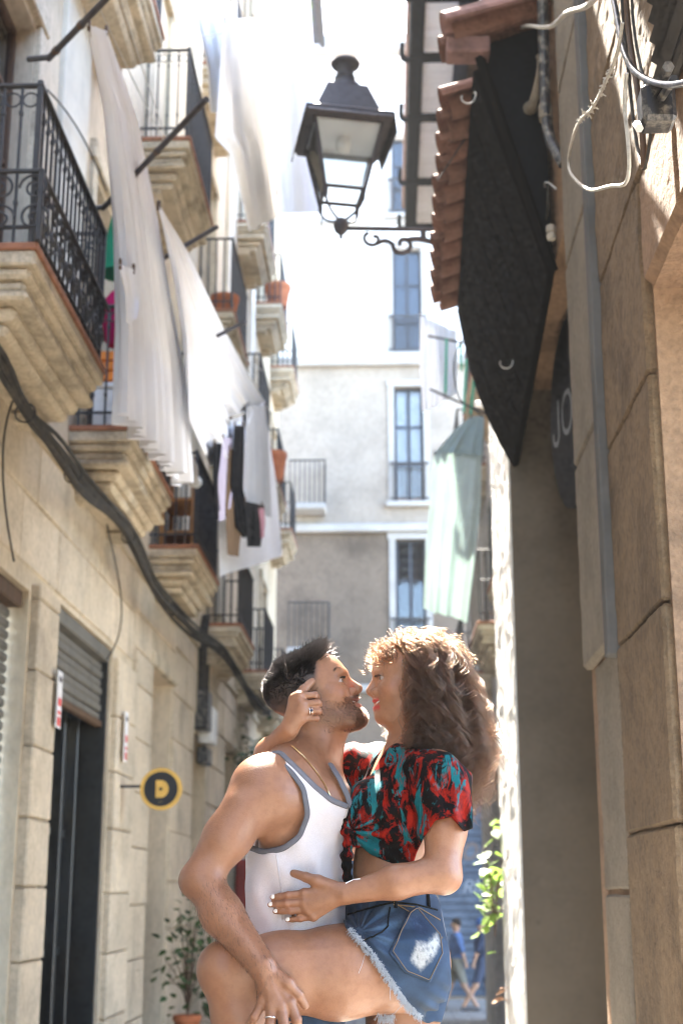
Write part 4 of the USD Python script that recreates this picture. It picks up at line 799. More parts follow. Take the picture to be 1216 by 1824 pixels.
class Ell:
    def __init__(s, c, r, R=None, k=0.03, sub=False):
        s.c, s.r, s.M, s.k, s.sub = np.asarray(c, float), np.asarray(r, float), np.eye(3) if R is None else np.asarray(R, float), k, sub; s.R = s.r.max()
    def d(s, p):
        q = (p-s.c)@s.M; a = np.linalg.norm(q/s.r, axis=1); b = np.linalg.norm(q/(s.r*s.r), axis=1)
        return a*(a-1)/np.maximum(b, 1e-9)
def smin(a, b, k):
    h = np.maximum(k-np.abs(a-b), 0)/k; return np.minimum(a, b)-h*h*k*0.25
def smax(a, b, k): return -smin(-a, -b, k)
class Body:
    def __init__(s, prims, post=None): s.p, s.post = list(prims), post
    def near(s, c, r): return [q for q in s.p if np.linalg.norm(q.c-c)-q.R-r < q.k+0.02]
    def d(s, p, prims=None):
        f = np.full(len(p), 0.3)
        for q in (s.p if prims is None else prims):
            e = q.d(p); f = smax(f, -e, q.k) if q.sub else smin(f, e, q.k)
        return s.post(p, f) if s.post is not None else f
    def dist(s, p):                               # for points anywhere
        return s.d(np.atleast_2d(np.asarray(p, float)))
    def bounds(s):
        u = [q for q in s.p if not q.sub]
        return np.min([q.c-q.R for q in u], 0)-0.02, np.max([q.c+q.R for q in u], 0)+0.02
    def mesh(s, h=0.0025, n=20, lo=None, hi=None, slack=0.014, skip=()):
        L, H = s.bounds()
        if lo is not None: L = np.maximum(L, lo)
        if hi is not None: H = np.minimum(H, hi)
        nb = np.maximum(np.ceil((H-L)/(h*n)).astype(int), 1)
        ids = np.stack(np.meshgrid(*[np.arange(k) for k in nb], indexing='ij'), -1).reshape(-1, 3)
        cen = L+(ids+0.5)*h*n; rad = h*n*0.5*math.sqrt(3)+2*h
        g = np.arange(-1, n+1); G = np.stack(np.meshgrid(g, g, g, indexing='ij'), -1).reshape(-1, 3); m = n+2
        VK, VP, VN, FK = [], [], [], []
        dc = s.d(cen)
        D = (nb*n+4).astype(np.int64)
        for i in np.nonzero(np.abs(dc) < rad*1.25+slack)[0]:
            if any((cen[i]-h*(n/2+2) > a).all() and (cen[i]+h*(n/2+2) < b).all() for a, b in skip): continue
            pr = s.near(cen[i], rad)
            if not pr: continue
            base = ids[i]*n; P = L+(base+G)*h
            f = s.d(P, pr).reshape(m, m, m)
            if f.min() > 0 or f.max() < 0: continue
            sg_ = f < 0
            # cell vertices
            cnt = np.zeros((m-1,)*3); acc = np.zeros((m-1, m-1, m-1, 3))
            for ax in range(3):
                sl0 = [slice(None)]*3; sl1 = [slice(None)]*3; sl0[ax] = slice(0, -1); sl1[ax] = slice(1, None)
                f0, f1 = f[tuple(sl0)], f[tuple(sl1)]; cr = sg_[tuple(sl0)] != sg_[tuple(sl1)]
                t = np.where(cr, f0/np.where(cr, f0-f1, 1), 0)
                o = [a for a in range(3) if a != ax]
                for da in (0, 1):
                    for db in (0, 1):
                        sl = [slice(None)]*3; sl[o[0]] = slice(da, m-1+da); sl[o[1]] = slice(db, m-1+db)
                        c, tt = cr[tuple(sl)], t[tuple(sl)]
                        cnt += c
                        acc[..., ax] += np.where(c, tt, 0); acc[..., o[0]] += c*da; acc[..., o[1]] += c*db
            act = cnt > 0
            if not act.any(): continue
            cc = np.argwhere(act); pos = acc[act]/cnt[act][:, None]
            key = ((cc+base)@np.array([D[1]*D[2], D[2], 1])).astype(np.int64)
            X = L+(base+cc-1+pos)*h
            # one Newton step and the normal
            e = h*0.6; T4 = np.array([[1, 1, 1], [1, -1, -1], [-1, 1, -1], [-1, -1, 1]], float)/math.sqrt(3)
            q4 = [s.d(X+t4*e, pr) for t4 in T4]; gr = sum(f4[:, None]*t4 for f4, t4 in zip(q4, T4))*(.75/e); gl = np.maximum(np.linalg.norm(gr, axis=1), 0.3)
            X = X-np.clip(sum(q4)/4/gl, -h, h)[:, None]*gr/gl[:, None]
            VK.append(key); VP.append(X); VN.append(gr/np.maximum(np.linalg.norm(gr, axis=1), 1e-9)[:, None])
            st = np.array([D[1]*D[2], D[2], 1])
            for ax in range(3):
                sl0 = [slice(1, n+1)]*3; sl1 = [slice(1, n+1)]*3; sl1[ax] = slice(2, n+2)
                a0, a1 = sg_[tuple(sl0)], sg_[tuple(sl1)]
                w = np.argwhere(a0 != a1)
                if not len(w): continue
                ins = a0[tuple(w.T)]; k0 = ((w+1+base)@st).astype(np.int64)
                b, c = st[(ax+1) % 3], st[(ax+2) % 3]
                q = np.stack([k0-b-c, k0-c, k0, k0-b], 1)
                q = np.where(ins[:, None], q, q[:, ::-1]); FK.append(q)
        K = np.concatenate(VK); P = np.concatenate(VP); Nn = np.concatenate(VN); Fq = np.concatenate(FK)
        u, first = np.unique(K, return_index=True)
        ix = np.searchsorted(u, Fq); ix = np.minimum(ix, len(u)-1); ok = (u[ix] == Fq).all(1); F = ix[ok]
        return P[first], np.vstack([F[:, [0, 1, 2]], F[:, [0, 2, 3]]]), Nn[first]
class Groups(Body):
    """Several smooth unions side by side, so that a hand does not melt into what it touches."""
    def __init__(s, *g): s.g = [list(x) for x in g]; s.p = [q for x in s.g for q in x]; s.post = None; s.of = {id(q): None for q in s.p}
    def d(s, p, prims=None):
        f = np.full(len(p), 0.3); on = None if prims is None else {id(q) for q in prims}
        for x in s.g:
            x = x if on is None else [q for q in x if id(q) in on]
            if x: f = np.minimum(f, Body.d(s, p, x))
        return f
def skin_mesh(name, m, material, parent, tint=None):
    v, f, n = m
    p = UsdGeom.Mesh.Define(stage, numbered(path_of(parent), name))
    p.CreatePointsAttr(Vt.Vec3fArray.FromNumpy(v.astype(np.float32))); p.CreateFaceVertexCountsAttr(Vt.IntArray.FromNumpy(np.full(len(f), 3, np.int32)))
    p.CreateFaceVertexIndicesAttr(Vt.IntArray.FromNumpy(f.astype(np.int32).ravel())); p.CreateSubdivisionSchemeAttr('none')
    p.CreateNormalsAttr(Vt.Vec3fArray.FromNumpy(n.astype(np.float32))); p.SetNormalsInterpolation('vertex')
    if tint is not None:
        UsdGeom.PrimvarsAPI(p).CreatePrimvar('tint', Sdf.ValueTypeNames.Color3fArray, 'vertex').Set(Vt.Vec3fArray.FromNumpy(tint.astype(np.float32)))
    UsdShade.MaterialBindingAPI.Apply(p.GetPrim()).Bind(material)
    return p
def merge(*ms):
    vs, fs, ns, o = [], [], [], 0
    for v, f, n in ms: vs.append(v); fs.append(f+o); ns.append(n); o += len(v)
    return np.vstack(vs), np.vstack(fs), np.vstack(ns)
YP = 3.35
PS = 0.0013                                       # metres per photograph pixel where the couple stands
def W(x, y, dy=0.0): return on_y(x, y, YP+dy)
def hit(px, body, y0=-0.55, y1=0.35, n=90):
    """Where the sight lines of the pixels meet a body (first surface from the street side)."""
    px = np.atleast_2d(np.asarray(px, float)); out = np.zeros((len(px), 3)); done = np.zeros(len(px), bool)
    D = np.stack([ray(x, y) for x, y in px]); D = D/D[:, 1:2]
    last = None
    for t in np.linspace(YP+y0, YP+y1, n):
        P = CAM+D*t; d = body.d(P)
        if last is not None:
            new = (~done) & (d < 0) & (last[1] >= 0)
            w = last[1]/np.maximum(last[1]-d, 1e-9); out[new] = (last[0]+(P-last[0])*w[:, None])[new]; done |= new
        last = (P, d)
    out[~done] = np.nan
    return out
def grad(body, P, e=0.002):
    g = np.stack([body.d(P+np.eye(3)[a]*e)-body.d(P-np.eye(3)[a]*e) for a in range(3)], 1)
    return g/np.maximum(np.linalg.norm(g, axis=1, keepdims=True), 1e-9)
def poly_sd(px, poly):
    """Signed distance (negative inside) from 2-d points to a polygon."""
    P = np.asarray(poly, float); d = np.full(len(px), 1e18); ins = np.zeros(len(px), bool); j = len(P)-1
    for i in range(len(P)):
        a, b = P[j], P[i]; e = b-a; w = px-a; t = np.clip((w@e)/(e@e), 0, 1); q = w-t[:, None]*e
        d = np.minimum(d, (q*q).sum(1))
        c = ((P[i][1] > px[:, 1]) != (P[j][1] > px[:, 1]))
        with np.errstate(divide='ignore', invalid='ignore'):
            x = (P[j][0]-P[i][0])*(px[:, 1]-P[i][1])/(P[j][1]-P[i][1])+P[i][0]
        ins ^= c & (px[:, 0] < x); j = i
    return np.where(ins, -1, 1)*np.sqrt(d)

class PolyField:
    """poly_sd on a grid, for outlines that are asked often."""
    def __init__(s, poly, step=1.5, pad=90):
        P = np.asarray(poly, float); s.o = P.min(0)-pad; n = np.ceil((P.max(0)+pad-s.o)/step).astype(int)+1; s.st = step; s.n = n
        g = np.stack(np.meshgrid(np.arange(n[0]), np.arange(n[1]), indexing='ij'), -1).reshape(-1, 2)*step+s.o; s.g = poly_sd(g, P).reshape(n)
    def __call__(s, px):
        q = (px-s.o)/s.st; q = np.clip(q, 0, s.n-1.001); i = q.astype(int); t = q-i; g = s.g; x, y = i[:, 0], i[:, 1]; a, b = t[:, 0], t[:, 1]
        return (g[x, y]*(1-a)+g[x+1, y]*a)*(1-b)+(g[x, y+1]*(1-a)+g[x+1, y+1]*a)*b
def shell(post, t=.026, out=.014):
    """Runs a garment's costly shaping only near its surface and leaves it hollow."""
    def run(p, f):
        k = (f > -t) & (f < out); r = np.where(f > 0, np.maximum(f, .006), np.maximum(t-.004, -.9*f))
        if k.any(): r[k] = post(p[k], f[k])
        return r
    return run
# ------------------------------------------------------------------ the couple
GROUND = -0.06
def skin_material(name, rough, sss=0.12):
    N = {'a': ('attribute', {'attribute': 'tint'}), 'g': ('geometry', {}), 'n': ('noise_texture', {'scale': 55.0, 'detail': 6.0, 'roughness': 0.7}),
         'r': ('rgb_ramp', {'ramp': [(0.3, (0.84, 0.80, 0.78)), (0.55, (1, 1, 1)), (0.8, (1.06, 1.04, 1.02))]}), 'x': ('mix', {'mix_type': 'multiply', 'fac': 1.0}),
         'n2': ('noise_texture', {'scale': 260.0, 'detail': 5.0, 'roughness': .7}), 'b': ('bump', {'strength': 0.45, 'distance': 0.0016}),
         'p': ('principled_bsdf', {'roughness': rough, 'specular_ior_level': 0.5, 'subsurface_weight': sss, 'subsurface_scale': 0.008, 'subsurface_radius': (1, 0.35, 0.2)})}
    return usdkit.material(stage, '/World/Looks/'+name, N, [('g.position', 'n.vector'), ('n.fac', 'r.fac'), ('a.color', 'x.color1'), ('r.color', 'x.color2'), ('x.color', 'p.base_color'),
        ('g.position', 'n2.vector'), ('n2.fac', 'b.height'), ('b.normal', 'p.normal')], surface='p.BSDF')
SKIN = skin_material('skin', 0.40, .06)
def cloth_material(name, rough=0.85, attr=True, weave=900.0, strength=0.25, trans=0.0, fuzz=0.04):
    N = {'a': ('attribute', {'attribute': 'tint'}), 'g': ('geometry', {}), 'n': ('noise_texture', {'scale': weave, 'detail': 2.0}), 'b': ('bump', {'strength': strength, 'distance': 0.002}),
         'n2': ('noise_texture', {'scale': weave*0.35, 'detail': 4.0}), 'r': ('rgb_ramp', {'ramp': [(0.3, (0.8, 0.8, 0.8)), (0.6, (1, 1, 1))]}), 'x': ('mix', {'mix_type': 'multiply', 'fac': 0.8}),
         'p': ('principled_bsdf', {'roughness': rough, 'specular_ior_level': 0.2, 'sheen_weight': fuzz})}
    L = [('g.position', 'n.vector'), ('g.position', 'n2.vector'), ('n2.fac', 'r.fac'), ('a.color', 'x.color1'), ('r.color', 'x.color2'), ('x.color', 'p.base_color'), ('n.fac', 'b.height'), ('b.normal', 'p.normal')]
    s = 'p.BSDF'
    if trans:
        N['t'] = ('translucent_bsdf', {}); N['m'] = ('mix_closure', {'fac': trans}); L += [('x.color', 't.color'), ('p.BSDF', 'm.closure1'), ('t.BSDF', 'm.closure2')]; s = 'm.closure'
    return usdkit.material(stage, '/World/Looks/'+name, N, L, surface=s)
KNIT = cloth_material('cotton_knit', 0.9, weave=1400.0, trans=0.12)
DENIM = cloth_material('denim', 0.85, weave=1100.0, strength=0.5)

def frame(fwd, up):
    f = unit(fwd); u = unit(np.asarray(up, float)-f*(np.asarray(up, float)@f)); return np.stack([f, np.cross(u, f), u], 1)
def head_prims(O, R, man):
    L = lambda *p: O+R@np.array(p, float)
    C = lambda a, b, ra, rb, k, **kw: Cone(L(*a), L(*b), ra, rb, k, **kw)
    E_ = lambda c, r, k, **kw: Ell(L(*c), np.array(r, float), R, k, **kw)
    P = [E_((-.012, 0, .037), (.096, .073, .073), .02), E_((.026, 0, .036), (.0605, .060, .055), .03), E_((.036, 0, -.025), (.050, .054, .068), .03)]
    jw = .024 if man else .019
    for s in (-1, 1):
        P += [C((-.010, s*.050, -.040), (.062, s*.020, -.080), jw, jw*.85, .025), E_((.055, s*.039, -.016), (.026, .023, .025), .02)]
        P += [C((.0835, s*.010, .0285 if man else .030), (.066, s*.043, .026), .0105 if man else .008, .009, .014)]
    P += [E_((.064, 0, -.046), (.030, .030, .032), .02)]
    if man: P += [C((.082, -.012, -.080), (.082, .012, -.080), .0195, .0195, .02)]
    else: P += [C((.077, -.006, -.076), (.077, .006, -.076), .0145, .0145, .018)]
    nt = .1065 if man else .1035
    P += [C((.0845, 0, .019), (nt, 0, -.0165 if man else -.015), .0068 if man else .0058, .0105 if man else .0088, .010), C((nt-.003, 0, -.021), (.090, 0, -.030), .006, .0055, .008)]
    for s in (-1, 1):
        P += [E_((.0915 if man else .0895, s*.0125, -.0205), (.011, .0075, .0085), .006)]
        P += [E_((.099, s*.0335, .0095), (.0205, .0185, .0125), .010, sub=True)]
        P += [E_((.0715, s*.0330, .0095), (.0125, .0135, .0120), .0015)]
        P += [C((.0835, s*.0220, .0155), (.0765, s*.0440, .0145), .0033, .0028, .003), C((.0825, s*.0230, .0035), (.0760, s*.0430, .0050), .0030, .0026, .003)]
    x0 = 0.001 if man else -0.0015
    P += [C((.0920+x0, -.007, -.0400), (.0920+x0, .007, -.0400), .0052, .0052, .006), C((.0900+x0, -.007, -.0565), (.0900+x0, .007, -.0565), .0066, .0066, .006)]
    for s in (-1, 1):
        P += [C((.0920+x0, s*.007, -.0400), (.0765, s*.0275, -.0395), .0052, .0030, .005), C((.0900+x0, s*.007, -.0565), (.0765, s*.0265, -.0420), .0066, .0030, .005)]
        P += [C((.1010, 0, -.0480), (.0800, s*.0265, -.0405), .0048, .0026, .0025, sub=True)]
        P += [E_((-.006, s*.077, .002), (.017, .0075, .031), .006), E_((-.003, s*.084, .004), (.009, .005, .018), .004, sub=True)]
    return P
def head_local(v, O, R): return (v-O)@R
def sstep(x, a, b): t = np.clip((x-a)/(b-a), 0, 1); return t*t*(3-2*t)
def hand_prims(wr, kn, pips, tips, thumb, r=0.0092, rw=0.021, kp=0.012):
    """wr: wrist; kn: four knuckles from the index finger; pips, tips: middle joints and tips; thumb: three points from the palm."""
    P = [Cone(wr, (kn[1]+kn[2])/2, rw, .0135, kp)]
    for i in range(4):
        P.append(Cone(wr+(kn[i]-wr)*0.12, kn[i], .0145, .0112 if i < 3 else .0100, kp))
    for i in range(3): P.append(Cone(kn[i], kn[i+1], .0095, .0095, .006))
    for i in range(4): P.append(Ell(kn[i]+np.array([0, -.0035, 0]), np.array([1, 1, 1])*(.0098 if rw > .025 else .0078), None, .004)); P.append(Cone(wr+(kn[i]-wr)*.35+np.array([0, -.010, 0]), kn[i]+np.array([0, -.006, 0]), .0042, .0050, .005))
    for i in range(4):
        f = r*(1.0, 1.03, .98, .86)[i]; d = pips[i]+(tips[i]-pips[i])*0.55
        P += [Cone(kn[i], pips[i], f*1.1, f*.98, .004), Cone(pips[i], d, f, f*.88, .0035), Cone(d, tips[i], f*.88, f*.74, .003)]
    P += [Cone(wr+(thumb[0]-wr)*.25, thumb[0], .018, .0145, kp), Cone(thumb[0], thumb[1], .0135, .0105, .006), Cone(thumb[1], thumb[2], .0105, .0085, .004)]
    return P
w3 = lambda *a: np.array(a, float)

# ---- the man's skeleton
MO = W(559, 1244, 0.0); MT_ = math.radians(20)
MR = frame((math.cos(MT_)*math.cos(.16), -math.cos(MT_)*math.sin(.16), math.sin(MT_)), (-math.sin(MT_), 0, math.cos(MT_)))
m_head = head_prims(MO, MR, True)
m_neck = [Cone(W(542, 1362, .0), W(556, 1318, 0), .064, .058, .03), Cone(W(556, 1318, 0), W(562, 1270, 0), .058, .057, .03), Cone(W(594, 1342, .0), W(601, 1312, 0), .014, .016, .03)]
m_torso = [Ell(W(540, 1452, .0), (.104, .150, .150), None, .05), Ell(W(536, 1575, .0), (.094, .138, .165), None, .05), Ell(W(538, 1700, 0), (.105, .150, .12), None, .05),
           Cone(W(528, 1388, -.10), W(560, 1383, .12), .062, .062, .05), Ell(W(585, 1430, -.065), (.048, .075, .06), None, .04), Ell(W(585, 1430, .075), (.048, .075, .06), None, .04)]
m_trap = [Cone(W(545, 1340, -.02), W(488, 1388, -.125), .050, .050, .04), Cone(W(555, 1340, .02), W(560, 1380, .15), .050, .050, .04)]
m_shoulder = [Ell(W(468, 1400, -.150), (.066, .060, .068), None, .035), Ell(W(575, 1395, .165), (.062, .058, .064), None, .035)]
m_arm = [Cone(W(462, 1412, -.160), W(405, 1492, -.190), .0590, .0510, .035), Cone(W(405, 1492, -.190), W(356, 1566, -.212), .0500, .0400, .02), Cone(W(352, 1571, -.205), W(345, 1571, -.2), .030, .030, .02),
         Cone(W(362, 1568, -.215), W(396, 1630, -.235), .0400, .0430, .02), Cone(W(396, 1630, -.235), W(466, 1720, -.292), .0430, .0285, .02),
         Cone(W(430, 1440, -.20), W(400, 1500, -.215), .030, .028, .03)]
m_pec = [Cone(W(585, 1432, -.09), W(500, 1425, -.165), .045, .040, .04), Cone(W(495, 1480, -.11), W(470, 1425, -.15), .045, .045, .04)]
mk = [W(516, 1787, -.296), W(500, 1792, -.302), W(483, 1793, -.302), W(468, 1785, -.296)]
mp = [W(528, 1817, -.300), W(506, 1828, -.312), W(481, 1828, -.312), W(453, 1812, -.306)]
mt = [W(532, 1840, -.268), W(508, 1856, -.276), W(479, 1858, -.276), W(440, 1836, -.276)]
m_hand = hand_prims(W(467, 1722, -.292), mk, mp, mt, [W(512, 1752, -.296), W(531, 1772, -.290), W(543, 1792, -.278)], r=.0108, rw=.027, kp=.008)
m_far = [Cone(W(578, 1400, .17), W(640, 1500, .24), .056, .046, .03), Cone(W(640, 1500, .24), W(745, 1560, .19), .042, .030, .02), Cone(W(745, 1560, .19), W(775, 1570, .14), .03, .026, .02)]
gz = lambda p, z: np.array([p[0], p[1], z])
hipL, hipR = W(536, 1730, -.085), W(540, 1730, .095)
m_legs = []
for h, s in ((hipL, -1), (hipR, 1)):
    kn_, an = gz(h+w3(.01, s*.02, 0), .44), gz(h+w3(-.03, s*.03, 0), .05)
    m_legs += [Cone(h, kn_, .092, .062, .04), Cone(kn_, an, .060, .040, .03), Cone(an+w3(-.03, 0, -.05), an+w3(.15, 0, -.065), .045, .036, .02, flat=((0, 0, 1), 1.15))]
man_body = Groups(m_head+m_neck+m_torso+m_trap+m_shoulder+m_arm[:1]+m_arm[5:]+m_pec+m_far+m_legs, m_shoulder[:1]+m_pec+m_arm+m_hand)

# ---- the woman's skeleton
FO = W(735, 1218, 0.0); ft = math.radians(-2)
FR = frame((-math.cos(.14), -math.sin(.14), math.sin(ft)), (0, 0, 1))
f_head = head_prims(FO, FR, False)
f_neck = [Cone(W(736, 1352, 0), W(728, 1275, 0), .048, .044, .03)]
f_chest = [Ell(W(722, 1432, .0), (.092, .130, .140), None, .05), Ell(W(668, 1440, -.075), (.055, .058, .056), None, .03), Ell(W(664, 1440, .065), (.055, .058, .056), None, .03),
           Cone(W(770, 1372, -.11), W(700, 1366, .13), .046, .046, .05)]
f_waist = [Ell(W(692, 1552, .0), (.082, .115, .125), None, .05)]
f_pelvis = [Ell(W(702, 1655, 0), (.098, .140, .105), None, .05), Ell(W(726, 1712, -.075), (.082, .082, .088), None, .04), Ell(W(726, 1712, .075), (.082, .082, .088), None, .04)]
f_sh = [Ell(W(785, 1383, -.140), (.050, .048, .052), None, .03), Ell(W(672, 1372, .150), (.048, .046, .05), None, .03)]
f_arm = [Cone(W(787, 1392, -.150), W(793, 1478, -.172), .0480, .0440, .02), Cone(W(793, 1478, -.172), W(787, 1555, -.190), .0440, .0385, .02), Cone(W(797, 1566, -.186), W(794, 1568, -.186), .0270, .0270, .02),
         Cone(W(785, 1556, -.195), W(705, 1572, -.212), .0380, .0340, .02), Cone(W(705, 1572, -.212), W(615, 1593, -.205), .0340, .0225, .02)]
fk = [W(542, 1592, -.192), W(543, 1608, -.194), W(548, 1621, -.192), W(558, 1633, -.188)]
fp = [W(513, 1595, -.190), W(511, 1610, -.192), W(518, 1623, -.190), W(535, 1637, -.186)]
fe = [W(485, 1599, -.178), W(481, 1612, -.178), W(490, 1624, -.177), W(511, 1639, -.177)]
f_hand = hand_prims(W(614, 1592, -.204), fk, fp, fe, [W(566, 1571, -.196), W(545, 1563, -.190), W(523, 1556, -.180)], r=.0078, rw=.020, kp=.008)
f_thigh = [Cone(W(716, 1718, -.095), W(600, 1733, -.150), .100, .093, .04), Cone(W(600, 1733, -.150), W(500, 1733, -.185), .093, .080, .03), Cone(W(500, 1733, -.185), W(405, 1724, -.222), .080, .054, .03),
           Ell(W(394, 1723, -.225), (.046, .046, .050), None, .02)]
f_calf = [Cone(W(397, 1735, -.225), W(428, 1815, -.205), .0470, .0540, .025), Cone(W(428, 1815, -.205), W(476, 1930, -.15), .0540, .0400, .03), Cone(W(476, 1930, -.15), W(510, 2010, -.11), .04, .033, .03), Cone(W(510, 2010, -.11), W(470, 2075, -.10), .036, .026, .02)]
fh = W(722, 1725, .085)
f_leg2 = [Cone(fh, gz(fh+w3(-.03, 0, 0), .45), .096, .056, .04), Cone(gz(fh+w3(-.03, 0, 0), .45), gz(fh+w3(-.01, 0, 0), .06), .053, .034, .03), Cone(gz(fh+w3(0, 0, 0), .0), gz(fh+w3(-.16, 0, 0), -.025), .036, .026, .02)]
f_arm2 = [Cone(W(668, 1374, .150), W(575, 1362, .150), .046, .042, .02), Cone(W(575, 1362, .150), W(452, 1394, .065), .041, .036, .02), Cone(W(452, 1394, .065), W(482, 1342, -.03), .036, .033, .02), Cone(W(482, 1342, -.03), W(514, 1300, -.098), .033, .0225, .02)]
gk = [W(533, 1240, -.118), W(537, 1254, -.122), W(539, 1268, -.120), W(538, 1281, -.115)]
gp = [W(561, 1238, -.113), W(566, 1252, -.116), W(567, 1266, -.114), W(564, 1280, -.110)]
ge = [W(566, 1243, -.090), W(570, 1256, -.092), W(570, 1269, -.090), W(565, 1283, -.088)]
f_hand2 = hand_prims(W(517, 1296, -.103), gk, gp, ge, [W(525, 1246, -.108), W(541, 1228, -.104), W(555, 1214, -.096)], r=.0076, rw=.0205, kp=.008)
woman_body = Groups(f_head+f_neck+f_chest+f_waist+f_pelvis+f_sh+f_arm[:1]+f_thigh+f_calf+f_leg2+f_arm2[:1], f_sh[:1]+f_arm+f_hand, f_sh[1:]+f_arm2+f_hand2)

def levels(body, boxes, zc, hf=0.0026, hm=0.0050):
    parts = [body.mesh(hf, n=16, lo=l, hi=h) for l, h in boxes]
    parts.append(body.mesh(hm, n=10, lo=np.array([-9, -9, zc]), skip=boxes)); parts.append(body.mesh(.009, n=8, hi=np.array([9, 9, zc+.009])))
    return merge(*parts)
def around(pts, r): pts = np.asarray(pts); return pts.min(0)-r, pts.max(0)+r
def skin_tint(v, n, base, O, R, man):
    t = np.tile(np.array(base, float), (len(v), 1)); q = head_local(v, O, R); x, y, z = q.T
    inh = (np.abs(y) < .095) & (x > -.13) & (x < .14) & (z > -.125) & (z < .14)
    m = lambda a: np.clip(a, 0, 1)[:, None]
    def mixc(mask, c): nonlocal t; t = t*(1-m(mask))+np.array(c)*m(mask)
    nz = meshkit.fbm(v*60, 3)
    # warmer hands, knees and elbows
    t *= (1-0.10*m((meshkit.fbm(v*9, 2)-.45)*2.0))
    if man:
        face = inh & (x > .0)
        beard = sstep(-z, .004, .046)*sstep(x, -.020, .028)*sstep(-z, -.2, .0)
        beard = beard*(1-sstep(-z, .066, .104)*sstep(.05-x, 0, .05))
        cheek = sstep(x, .022, .055)*sstep(z, -.060, -.026)*sstep(np.abs(y), .012, .026)
        beard = beard*(1-cheek)
        burn = np.exp(-((x-.018)/.014)**2)*sstep(-z, -.06, -.02)*sstep(z, -.06, -.01)*(np.abs(y) > .03)
        must = np.exp(-((z+.034)/.006)**2)*sstep(x, .07, .085)*(np.abs(y) < .03)
        lip = (np.exp(-((z+.0405)/.0042)**2)+np.exp(-((z+.0555)/.005)**2))*sstep(x, .082, .088)*(np.abs(y) < .022)
        mixc(inh*np.maximum(beard, burn*.8)*(.40+.34*nz), (.085, .045, .028)); mixc(inh*must*.4, (.075, .042, .03)); mixc(inh*lip*.8, (.30, .10, .08))
        hairline = sstep(.052-x+ (z-.07)*.35, 0, .014)*sstep(z, .012, .045)+sstep(.012-x, 0, .02)*sstep(z, -.055, -.015)
        mixc(inh*np.clip(hairline, 0, 1)*.93*sstep(np.abs(y)+z*1.2, .0, .03), (.022, .016, .014))
        mixc(inh*face*np.exp(-((x-.075)/.03)**2-((z+.012)/.02)**2)*.12, (.40, .13, .085))
    else:
        lip = (np.exp(-((z+.0400)/.0047)**2)+np.exp(-((z+.0562)/.0058)**2))*sstep(x, .078, .0825)*(np.abs(y) < .026)
        mixc(inh*lip*.95, (.42, .035, .035)); mixc(inh*np.exp(-((x-.062)/.02)**2-((z+.018)/.018)**2)*.12, (.40, .115, .08))
        lid = np.exp(-((z-.0165)/.006)**2)*sstep(x, .068, .075)*(np.abs(y) > .016)*(np.abs(y) < .048); mixc(inh*lid*.55, (.12, .06, .045))
        mixc(inh*sstep(.03-x, 0, .02)*sstep(z, -.02, .02), (.07, .035, .02))
    for P_ in ((mk+mp) if man else (fk+fp+gk+gp)):
        g = np.exp(-(((v-P_)**2).sum(1))/(.009**2)); mixc(g*.35, (.30, .105, .06) if man else (.32, .12, .075))
    # eyes: white, iris, pupil on the eyeballs
    for s in (-1, 1):
        d = q-np.array([.0715, s*.0330, .0095]); r = np.linalg.norm(d, axis=1)
        ball = inh & (r < .0141) & (d[:, 0] > .004) & (np.abs(d[:, 2]+.0006) < (.0042 if man else .0036))
        t[ball] = (.34, .30, .28)
        g = unit((1.0, 0.02*s, -.10 if man else -.12)); a = (d@g)/np.maximum(r, 1e-6)
        t[ball & (a > math.cos(.62))] = (.055, .03, .018); t[ball & (a > math.cos(.22))] = (.008, .007, .006)
    return np.clip(t, 0, 1)

man = thing('person', 'man in a white tank top with grey trim, dark cropped hair and short beard', 'person')
woman = thing('person', 'woman with long curly brown hair in a red and teal knotted blouse and denim shorts', 'person')
mm = levels(man_body, [around([MO], .128), around(np.array(mk+mp+mt), .02)], .70)
wm = levels(woman_body, [around([FO], .125), around(np.array(fk+fp+fe), .02), around(np.array(gk+gp+ge), .02)], .70)
skin_mesh('body', mm, SKIN, man, skin_tint(mm[0], mm[2], (.262, .122, .064), MO, MR, True))
skin_mesh('body', wm, SKIN, woman, skin_tint(wm[0], wm[2], (.282, .132, .069), FO, FR, False))
# ------------------------------------------------------------------ clothes
def cut(poly_near, poly_far, ymid, extra=None):
    """Keeps the part of a garment inside a traced outline; the street side and the far side have their own."""
    A_, B_ = PolyField(poly_near), PolyField(poly_far)
    def post(p, f):
        px = to_px(p); a = A_(px)*PS; b = B_(px)*PS
        w = sstep(p[:, 1], ymid-.02, ymid+.02); c = a*(1-w)+b*w
        f = smax(f, c, .004)
        return f if extra is None else extra(p, f)
    return post
def inflate(prims, t, kmul=1.0):
    out = []
    for q in prims:
        if isinstance(q, Cone): out.append(Cone(q.a, q.b, q.ra+t, q.rb+t, q.k*kmul, q.flat, q.sub))
        else: out.append(Ell(q.c, q.r+t, q.M, q.k*kmul, q.sub))
    return out
YM = YP+.0
def folds(p, dirs, amp):
    d = np.zeros(len(p))
    for (v, f, ph) in dirs: d += np.sin((p@np.asarray(v))*f+ph+2.6*np.sin(p@np.array([9.0+ph, 6.0, -7.0])+ph)+1.1*np.sin(p@np.array([-17.0, 11.0+ph, 13.0])))
    return amp*d/len(dirs)
def shade_tint(col, p, s=9, amp=.1):
    n = meshkit.fbm(p*s, 3); return np.array(col)[None]*(1-amp+2*amp*n)[:, None]
